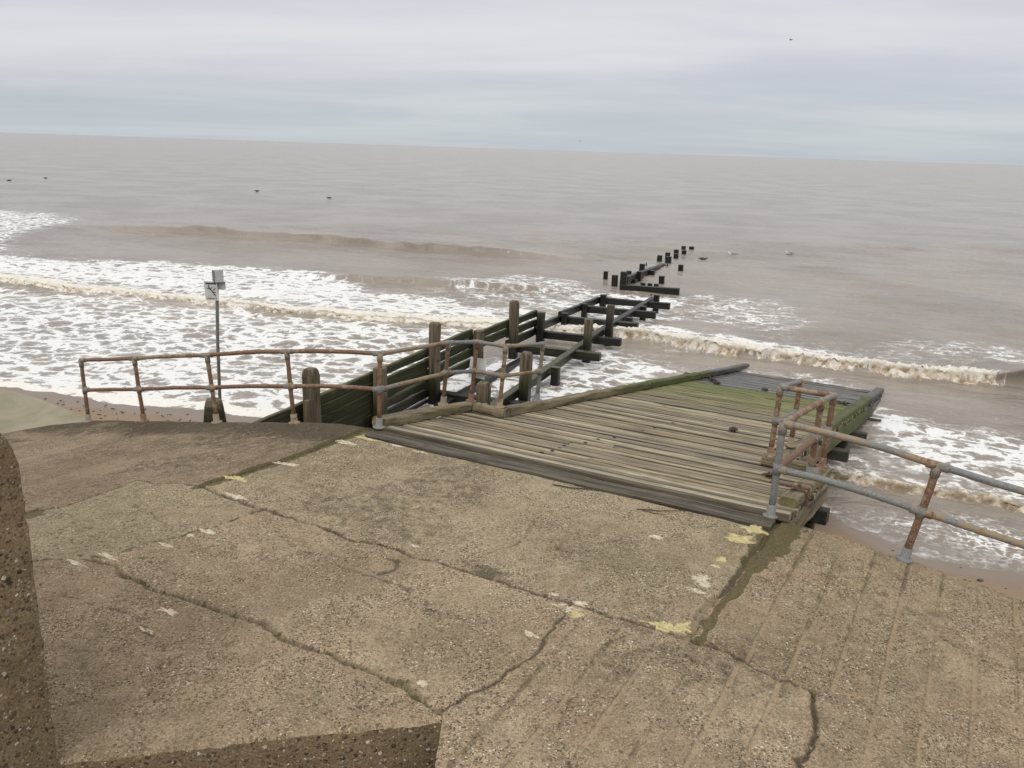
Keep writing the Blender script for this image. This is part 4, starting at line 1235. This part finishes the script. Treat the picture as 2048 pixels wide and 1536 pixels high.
# walings
for (s0, s1, z0, z1) in ((12.37, 14.75, -1.42, -1.50), (14.75, 17.1, -1.38, -1.48), (17.1, 19.5, -1.46, -1.56)):
    timber('waling', Gp(s0, -0.18, z0 - 0.12), Gp(s1, -0.18, z1 - 0.12), 0.13, 0.24, M_groyne, gr, rings=6)
timber('waling', Gp(4.4, 0.36, -1.92), Gp(10.2, 0.30, -2.02), 0.20, 0.20, M_groyne, gr, rings=7)
for (s0, s1, z0, z1) in ((1.6, 8.6, -1.64, -1.60), (8.6, 13.0, -1.60, -1.50), (13.0, 20.7, -1.50, -1.56)):
    timber('waling', Gp(s0, 1.71, z0 - 0.10), Gp(s1, 1.71, z1 - 0.10), 0.21, 0.22, M_groyne, gr, rings=9, cham=0.018)
# cross beams of the open frames, each running past the right-hand piles
for (s, z, e) in ((5.25, -1.74, 2.2), (10.32, -1.58, 2.52), (12.62, -1.60, 2.52), (14.9, -1.52, 2.5), (17.35, -1.54, 2.55), (19.6, -1.56, 2.6)):
    timber('cross_beam', Gp(s - 0.02, -0.15, z - 0.14), Gp(s + 0.02, e, z - 0.13), 0.22, 0.24, M_groyne, gr, rings=6, cham=0.016)
for (s, off, z) in ((3.2, 1.71, -1.52), (6.9, 1.71, -1.51), (9.6, 1.71, -1.49), (12.3, 1.71, -1.40), (13.6, 1.71, -1.39), (13.9, 1.76, -1.39), (15.6, 1.71, -1.41), (18.4, 1.71, -1.42), (20.3, 1.71, -1.44)):
    mb = MB(); q = Gp(s, off, z - 0.01); mb.tube([q, q + Z3 * 0.05], 0.035, 8)
    part('bolt', mb, M_bolt, gr)
for (s, z) in ((2.35, -1.0), (4.82, -0.9), (4.82, -1.35), (7.38, -0.95), (9.95, -1.15), (10.0, -0.9)):
    mb = MB(); q = Gp(s, 0.14, z); mb.tube([q, q + H3 * 0.05], 0.025, 8)
    part('bolt', mb, M_bolt, gr)

# outer, separate remains of the groyne
og = empty('ruined_groyne_section', (5.2, 38, -2.2))
tag(og, 'black ruined groyne section in the sea with one long cross beam and leaning waling', 'groyne')
for (x, y, zt, wd) in ((4.50, 38.67, -1.46, 0.25), (4.78, 37.95, -1.20, 0.26), (5.39, 41.01, -1.56, 0.23), (5.04, 39.07, -1.55, 0.23), (6.43, 43.83, -1.56, 0.24), (5.87, 40.79, -1.54, 0.23)):
    timber('pile', (x, y, -3.4), (x + random.uniform(-0.02, 0.02), y, zt), wd, wd, M_groyne, og, up=H3, rings=5, cham=0.02)
timber('cross_beam', (4.62, 37.6, -1.86), (7.12, 36.97, -1.86), 0.26, 0.30, M_groyne, og, rings=6)
timber('waling', (5.10, 39.3, -1.72), (8.0, 46.6, -1.98), 0.24, 0.26, M_groyne, og, rings=6)
timber('waling', (5.5, 40.0, -1.92), (6.2, 41.9, -1.95), 0.2, 0.2, M_groyne, og, rings=4)

stumps = [((4.33, 41.1, -1.66, 0.2), 'black pile stump standing just left of the ruined groyne section'),
          ((6.85, 43.03, -1.80, 0.24), 'low black stump right beside the leaning waling in the sea'),
          ((6.87, 40.22, -1.68, 0.25), 'square black stump above the right end of the long cross beam'),
          ((8.58, 44.71, -1.68, 0.25), 'lone black stump set apart to the right of the groyne line'),
          ((8.11, 48.7, -1.68, 0.26), 'nearest left stump of the paired row farthest out at sea'),
          ((8.5, 48.13, -1.66, 0.30), 'broad split stump, nearest right of the paired row out at sea'),
          ((8.91, 50.76, -1.74, 0.25), 'second left stump of the paired row out at sea'),
          ((9.39, 50.64, -1.78, 0.25), 'second right stump of the paired row out at sea'),
          ((9.76, 52.73, -1.76, 0.26), 'third left stump of the paired row out at sea'),
          ((10.27, 52.87, -1.80, 0.26), 'third right stump of the paired row out at sea'),
          ((10.6, 54.84, -1.75, 0.27), 'farthest left stump of the whole groyne line'),
          ((11.14, 54.99, -1.78, 0.27), 'farthest right stump at the very end of the groyne line')]
for (x, y, zt, wd), lb in stumps:
    o = timber('pile_stump', (x, y, -3.2), (x, y, zt + 0.03), wd, wd, M_groyne, None, up=H3, rings=5, cham=0.03, wob=0.012)
    tag(o, lb, 'stump', 'pile stumps of the old groyne')
for (x, y, lb) in ((5.9, 39.5, 'left of three low board ends awash behind the long cross beam'), (6.2, 39.4, 'middle of three low board ends awash behind the long cross beam'), (6.48, 39.3, 'right of three low board ends awash behind the long cross beam')):
    o = timber('board_end', (x - 0.11, y, -1.96), (x + 0.11, y - 0.03, -1.97), 0.12, 0.16, M_groyne, None, rings=4)
    tag(o, lb, 'board', 'awash board ends')
for (x, y, lb) in ((7.0, 46.3, 'tiny pointed post left of the waling tip, sharp and black'), (7.9, 46.2, 'tiny pointed post just right of the waling tip'), (8.1, 46.1, 'tiny pointed post second right of the waling tip')):
    o = timber('post_tip', (x, y, -2.6), (x + 0.02, y, -1.78), 0.11, 0.11, M_groyne, None, up=H3, rings=5, taper_end=0.7)
    tag(o, lb, 'post', 'post tips awash')

# ------------------------------------------------------------------ sign post and stump on the sand
sgn = empty('warning_sign', (-5.83, 16.4, -1.75))
tag(sgn, 'thin grey pole with a white pictogram board and a box, standing on the beach', 'sign')
mb = MB(); mb.tube([(-5.84, 16.4, -1.95), (-5.80, 16.4, 0.0), (-5.745, 16.4, 1.22), (-5.74, 16.4, 1.30)], 0.032, 10)
part('pole', mb, M_signpole, sgn, True)
sx = Vector((0.985, 0.12, -0.03)).normalized(); sz = Vector((-0.06, 0, 1)).normalized(); sy = sz.cross(sx).normalized()
sc_ = Vector((-5.84, 16.345, 1.08))
mb = MB(); mb.box(sc_, (0.245, 0.012, 0.37), (sx, sy, sz)); bd = part('sign_board', mb, M_signw, sgn)
def stroke(a, b_, wd):
    mb = MB()
    pa = sc_ + sx * a[0] + sz * a[1] - sy * 0.0085; pb = sc_ + sx * b_[0] + sz * b_[1] - sy * 0.0085
    d = (pb - pa)
    mb.box((pa + pb) / 2, (d.length, 0.005, wd), (d.normalized(), sy, sy.cross(d.normalized())))
    part('sign_mark', mb, M_signb, bd)
stroke((-0.09, 0.145), (0.105, 0.145), 0.03)
stroke((-0.045, 0.085), (0.075, -0.10), 0.018)
stroke((-0.085, 0.055), (-0.02, 0.035), 0.012)
stroke((-0.02, 0.035), (0.03, 0.075), 0.012)
stroke((0.03, 0.01), (0.085, 0.055), 0.012)
stroke((-0.05, 0.09), (-0.025, 0.115), 0.018)
stroke((0.03, -0.02), (0.085, -0.03), 0.012)
stroke((-0.09, -0.145), (0.09, -0.145), 0.008)
bx_ = Vector((0.80, 0.60, 0)); by_ = Vector((-0.60, 0.80, 0))
mb = MB(); mb.box((-5.72, 16.42, 1.36), (0.17, 0.11, 0.24), (bx_, by_, Z3)); bxo = part('control_box', mb, M_box, sgn)
mb = MB(); mb.box((-5.72, 16.42, 1.244), (0.20, 0.12, 0.012), (bx_, by_, Z3)); part('box_base', mb, M_signpole, bxo)
mb = MB(); mb.box((-5.72, 16.42, 1.3), (0.012, 0.115, 0.23), (by_.cross(Z3), by_, Z3)); mb.v = [tuple(Vector(q) - bx_ * 0.088 + Z3 * 0.06) for q in mb.v]; part('box_side', mb, M_signpole, bxo)
mb = MB(); mb.box((-5.67, 16.47, 1.17), (0.13, 0.012, 0.16), (sx, sy, Z3)); part('rear_plate', mb, M_signw, sgn)

mb = MB()
rings_ = []
for (z, r) in ((-1.9, 0.30), (-1.2, 0.235), (-0.85, 0.195), (-0.62, 0.165), (-0.50, 0.135), (-0.47, 0.12)):
    rings_.append([Vector((-5.19 + r * math.cos(2 * math.pi * k / 16) * random.uniform(0.95, 1.05), 14.3 + r * math.sin(2 * math.pi * k / 16), z)) for k in range(16)])
mb.ring_loft(rings_)
st = part('round_post', mb, M_groyne, None, True)
tag(st, 'short dark tapered round post beneath the pole of the sign', 'post')

# ------------------------------------------------------------------ gulls
def gull(x, y, z, rz, dark, label, flying=False, scale=1.0):
    g_ = link('gull', None, None, Matrix.Translation((x, y, z)) @ Matrix.Rotation(rz, 4, 'Z') @ Matrix.Scale(scale, 4))
    g_.empty_display_size = 0.2
    tag(g_, label, 'gull', 'gulls')
    base = WM[g_.name]
    bm_ = M_gdark if dark else M_gwhite
    def add(name, mb, mat):
        link(name, mb.mesh(name, mat, True), g_, base)
    mb = MB(); rings = []
    for (xx, r, zc_) in ((-0.24, 0.012, 0.10), (-0.18, 0.045, 0.085), (-0.08, 0.085, 0.06), (0.03, 0.09, 0.055), (0.11, 0.065, 0.075), (0.16, 0.045, 0.11), (0.19, 0.048, 0.145), (0.225, 0.035, 0.15), (0.245, 0.012, 0.145)):
        rings.append([Vector((xx, r * math.cos(2 * math.pi * k / 10), zc_ + r * 0.85 * math.sin(2 * math.pi * k / 10))) for k in range(10)])
    mb.ring_loft(rings); add('body', mb, bm_)
    mb = MB(); mb.tube([(0.235, 0, 0.145), (0.29, 0, 0.135)], 0.012, 6, (1, 0.3)); add('bill', mb, M_twig)
    for s in (-1, 1):
        mb = MB(); rings = []
        if flying: sec = ((0.05, 0.09, 0.16), (0.25, 0.22, 0.17), (0.45, 0.20, 0.12), (0.66, 0.12, 0.03))
        else: sec = ((0.06, 0.10, 0.13), (0.085, 0.105, 0.13), (0.09, 0.10, 0.10))
        if flying:
            for (yy, zz_, ch) in sec:
                rings.append([Vector((0.05, s * yy, zz_)), Vector((0.05 - ch * 0.4, s * yy, zz_ + 0.012)), Vector((0.05 - ch, s * yy, zz_)), Vector((0.05 - ch * 0.4, s * yy, zz_ - 0.006))])
        else:
            for (xx, hh) in ((0.09, 0.015), (0.02, 0.045), (-0.10, 0.05), (-0.24, 0.02), (-0.31, 0.006)):
                rings.append([Vector((xx, s * 0.062, 0.11 - hh)), Vector((xx, s * 0.098, 0.09 - hh * 0.4)), Vector((xx, s * 0.088, 0.10 + hh * 0.8)), Vector((xx, s * 0.05, 0.115 + hh))])
        mb.ring_loft(rings); add('wing', mb, M_gdark if dark else M_ggrey)
gull(-64, 110.3, -2.02, 0.3, True, 'leftmost dark gull floating on the sea', scale=1.15)
gull(-64.3, 119.3, -2.02, 2.9, True, 'dark gull floating second from the left edge', scale=1.15)
gull(-31.2, 104.8, -2.02, 0.2, True, 'dark gull floating above the breaking swell, third from the left', scale=1.15)
gull(-20.7, 95.8, -2.02, 2.8, True, 'dark gull floating left of the picture centre, fourth from the left', scale=1.15)
gull(10.9, 50.1, -2.02, 0.1, True, 'dark gull on the water just right of the farthest groyne stumps', scale=1.0)
gull(13.3, 53.2, -2.02, math.pi, False, 'white gull on the water beyond the groyne, nearer the stumps', scale=1.15)
gull(17.3, 54.8, -2.02, math.pi, False, 'rightmost white gull floating on the sea', scale=1.1)
gull(43.6, 150.0, 22.3, -0.9, True, 'small gull flying high in the grey sky at the right', True, 1.0)
gull(16.8, 250.0, 6.4, -0.9, True, 'small gull flying low just above the horizon', True, 1.0)

# ------------------------------------------------------------------ seaweed, twigs, pebbles
def weed(name, c, r, n, label=None, cat=None, group=None, kind=None, up=Z3, mat=None):
    mb = MB()
    a = up.orthogonal().normalized(); b_ = up.cross(a)
    for k in range(n):
        t = random.uniform(0, 2 * math.pi); L = r * random.uniform(0.4, 1.0)
        d = a * math.cos(t) + b_ * math.sin(t)
        o_ = Vector(c) + d * random.uniform(-0.4, 0.4) * r
        pts = [o_, o_ + d * L * 0.4 + up * random.uniform(0.01, 0.06), o_ + d * L * 0.8 + up * random.uniform(0.0, 0.03) + d.cross(up) * random.uniform(-0.3, 0.3) * L]
        mb.tube(pts, 0.012 * random.uniform(0.7, 1.6), 4, (0.8, 1.3, 0.3))
    o = part(name, mb, mat or M_weed, None)
    return tag(o, label, cat, group, kind)
for (u, v, r, n, lb) in ((3.87, 4.8, 0.11, 22, 'dark star-shaped seaweed clump lying on the middle of the slipway boards'),
                         (0.98, 11.6, 0.16, 26, 'dark seaweed lump on the left slipway kerb near the water'),
                         (1.75, 11.2, 0.16, 22, 'flat seaweed strands at the left end of the wet boards'),
                         (1.95, 10.8, 0.12, 16, 'small seaweed scrap below the strands on the wet boards'),
                         (3.1, 10.9, 0.12, 16, 'seaweed scrap on the middle of the wet boards'),
                         (4.9, 10.7, 0.17, 26, 'seaweed bunch by the right kerb of the wet boards'),
                         (1.45, 11.8, 0.12, 14, 'seaweed scrap beside the left kerb at the wet boards'),
                         (5.12, 1.9, 0.16, 18, 'dead weed caught at the foot of the right slipway railing')):
    weed('seaweed_clump', D(u, v, 0.02), r, n, lb, 'seaweed', 'seaweed on the slipway', up=ND)
def on_sand(x, y): return float(beach_z(np.array([x]), np.array([y]))[0])
weed('seaweed_clump', (-5.92, 14.9, on_sand(-5.92, 14.9) + 0.03), 0.17, 40, 'black seaweed heap on the sand left of the tapered post', 'seaweed')
# many small scraps on the left sand: too many to count
mb = MB()
for k in range(110):
    x = random.uniform(-11.5, -4.2); y = float(shore_y(x)) - abs(random.gauss(0, 1.1)) - 0.35
    z = on_sand(x, y)
    t = random.uniform(0, math.pi); L = random.uniform(0.03, 0.13)
    d = Vector((math.cos(t), math.sin(t), 0))
    q = Vector((x, y, z + 0.006))
    mb.tube([q - d * L / 2, q + Z3 * 0.003 + d.cross(Z3) * random.uniform(-0.02, 0.02), q + d * L / 2], random.uniform(0.005, 0.012), 4, (0.6, 1.2, 0.4))
scr = part('seaweed_scraps', mb, M_weed, None)
tag(scr, 'scattered small seaweed scraps on the sand at the left', 'seaweed', kind='stuff')
# pebbles on the right sand
pm = []
for q in range(4):
    mb = MB(); rings = []
    for (z, r) in ((-0.5, 0.3), (-0.25, 0.85), (0.1, 1.0), (0.4, 0.72), (0.55, 0.3)):
        rings.append([Vector((r * math.cos(2 * math.pi * k / 7) * random.uniform(0.8, 1.2), r * math.sin(2 * math.pi * k / 7) * 0.75, z * 0.6)) for k in range(7)])
    mb.ring_loft(rings); pm.append(mb.mesh('pebble', M_stone, True))
for k in range(70):
    x = random.uniform(5.9, 9.6); y = float(shore_y(x)) - random.uniform(0.15, 2.2)
    if to_uv(x, y)[1] < 0.7: continue
    s = random.choice((0.018, 0.022, 0.028, 0.036, 0.05))
    o = link('pebble', random.choice(pm), None, Matrix.Translation((x, y, on_sand(x, y) + s * 0.15)) @ Matrix.Rotation(random.uniform(0, 6), 4, 'Z') @ Matrix.Diagonal((s, s, s, 1)))
    tag(o, 'dark pebble lying on the bare sand below the right ramp', 'pebble', 'dark pebbles on the right sand')
def twig(pts, r, label):
    mb = MB(); mb.tube(pts, r, 5, [1] * (len(pts) - 1) + [0.4])
    tag(part('twig', mb, M_twig, None), label, 'twig')
def CS(u, v, dz=0.01): return W(u, v, surf_z(u, v) + dz)
twig([CS(3.02, -0.52), CS(3.25, -0.50, 0.015), CS(3.5, -0.40, 0.02), CS(3.56, -0.36), CS(3.44, -0.34, 0.02), CS(3.36, -0.355, 0.03)], 0.008, 'thin looped dark twig on the concrete below the threshold beam')
twig([CS(4.15, -0.66), CS(4.4, -0.56, 0.015), CS(4.62, -0.38)], 0.006, 'long thin twig on the concrete, right of the looped one')
twig([CS(4.18, -0.64), CS(4.35, -0.66, 0.012), CS(4.5, -0.62)], 0.005, 'short twig fork lying across the long thin twig')
mb = MB(); c = CS(5.62, -4.95, 0.006)
rings_ = [[c + U3 * (0.02 * k_ * s_) + V3 * (t - 0.5) * 0.16 + U3 * (t - 0.5) * 0.10 + Z3 * h_ for (s_, h_) in ((-1, 0), (1, 0), (1, 0.006), (-1, 0.006))] for t, k_ in ((0, 0.3), (0.3, 1.1), (0.6, 0.9), (1, 0.2))]
mb.ring_loft(rings_)
tag(part('slate_flake', mb, M_blue, None), 'dark blue flake lying on the concrete near the bottom edge', 'flake')
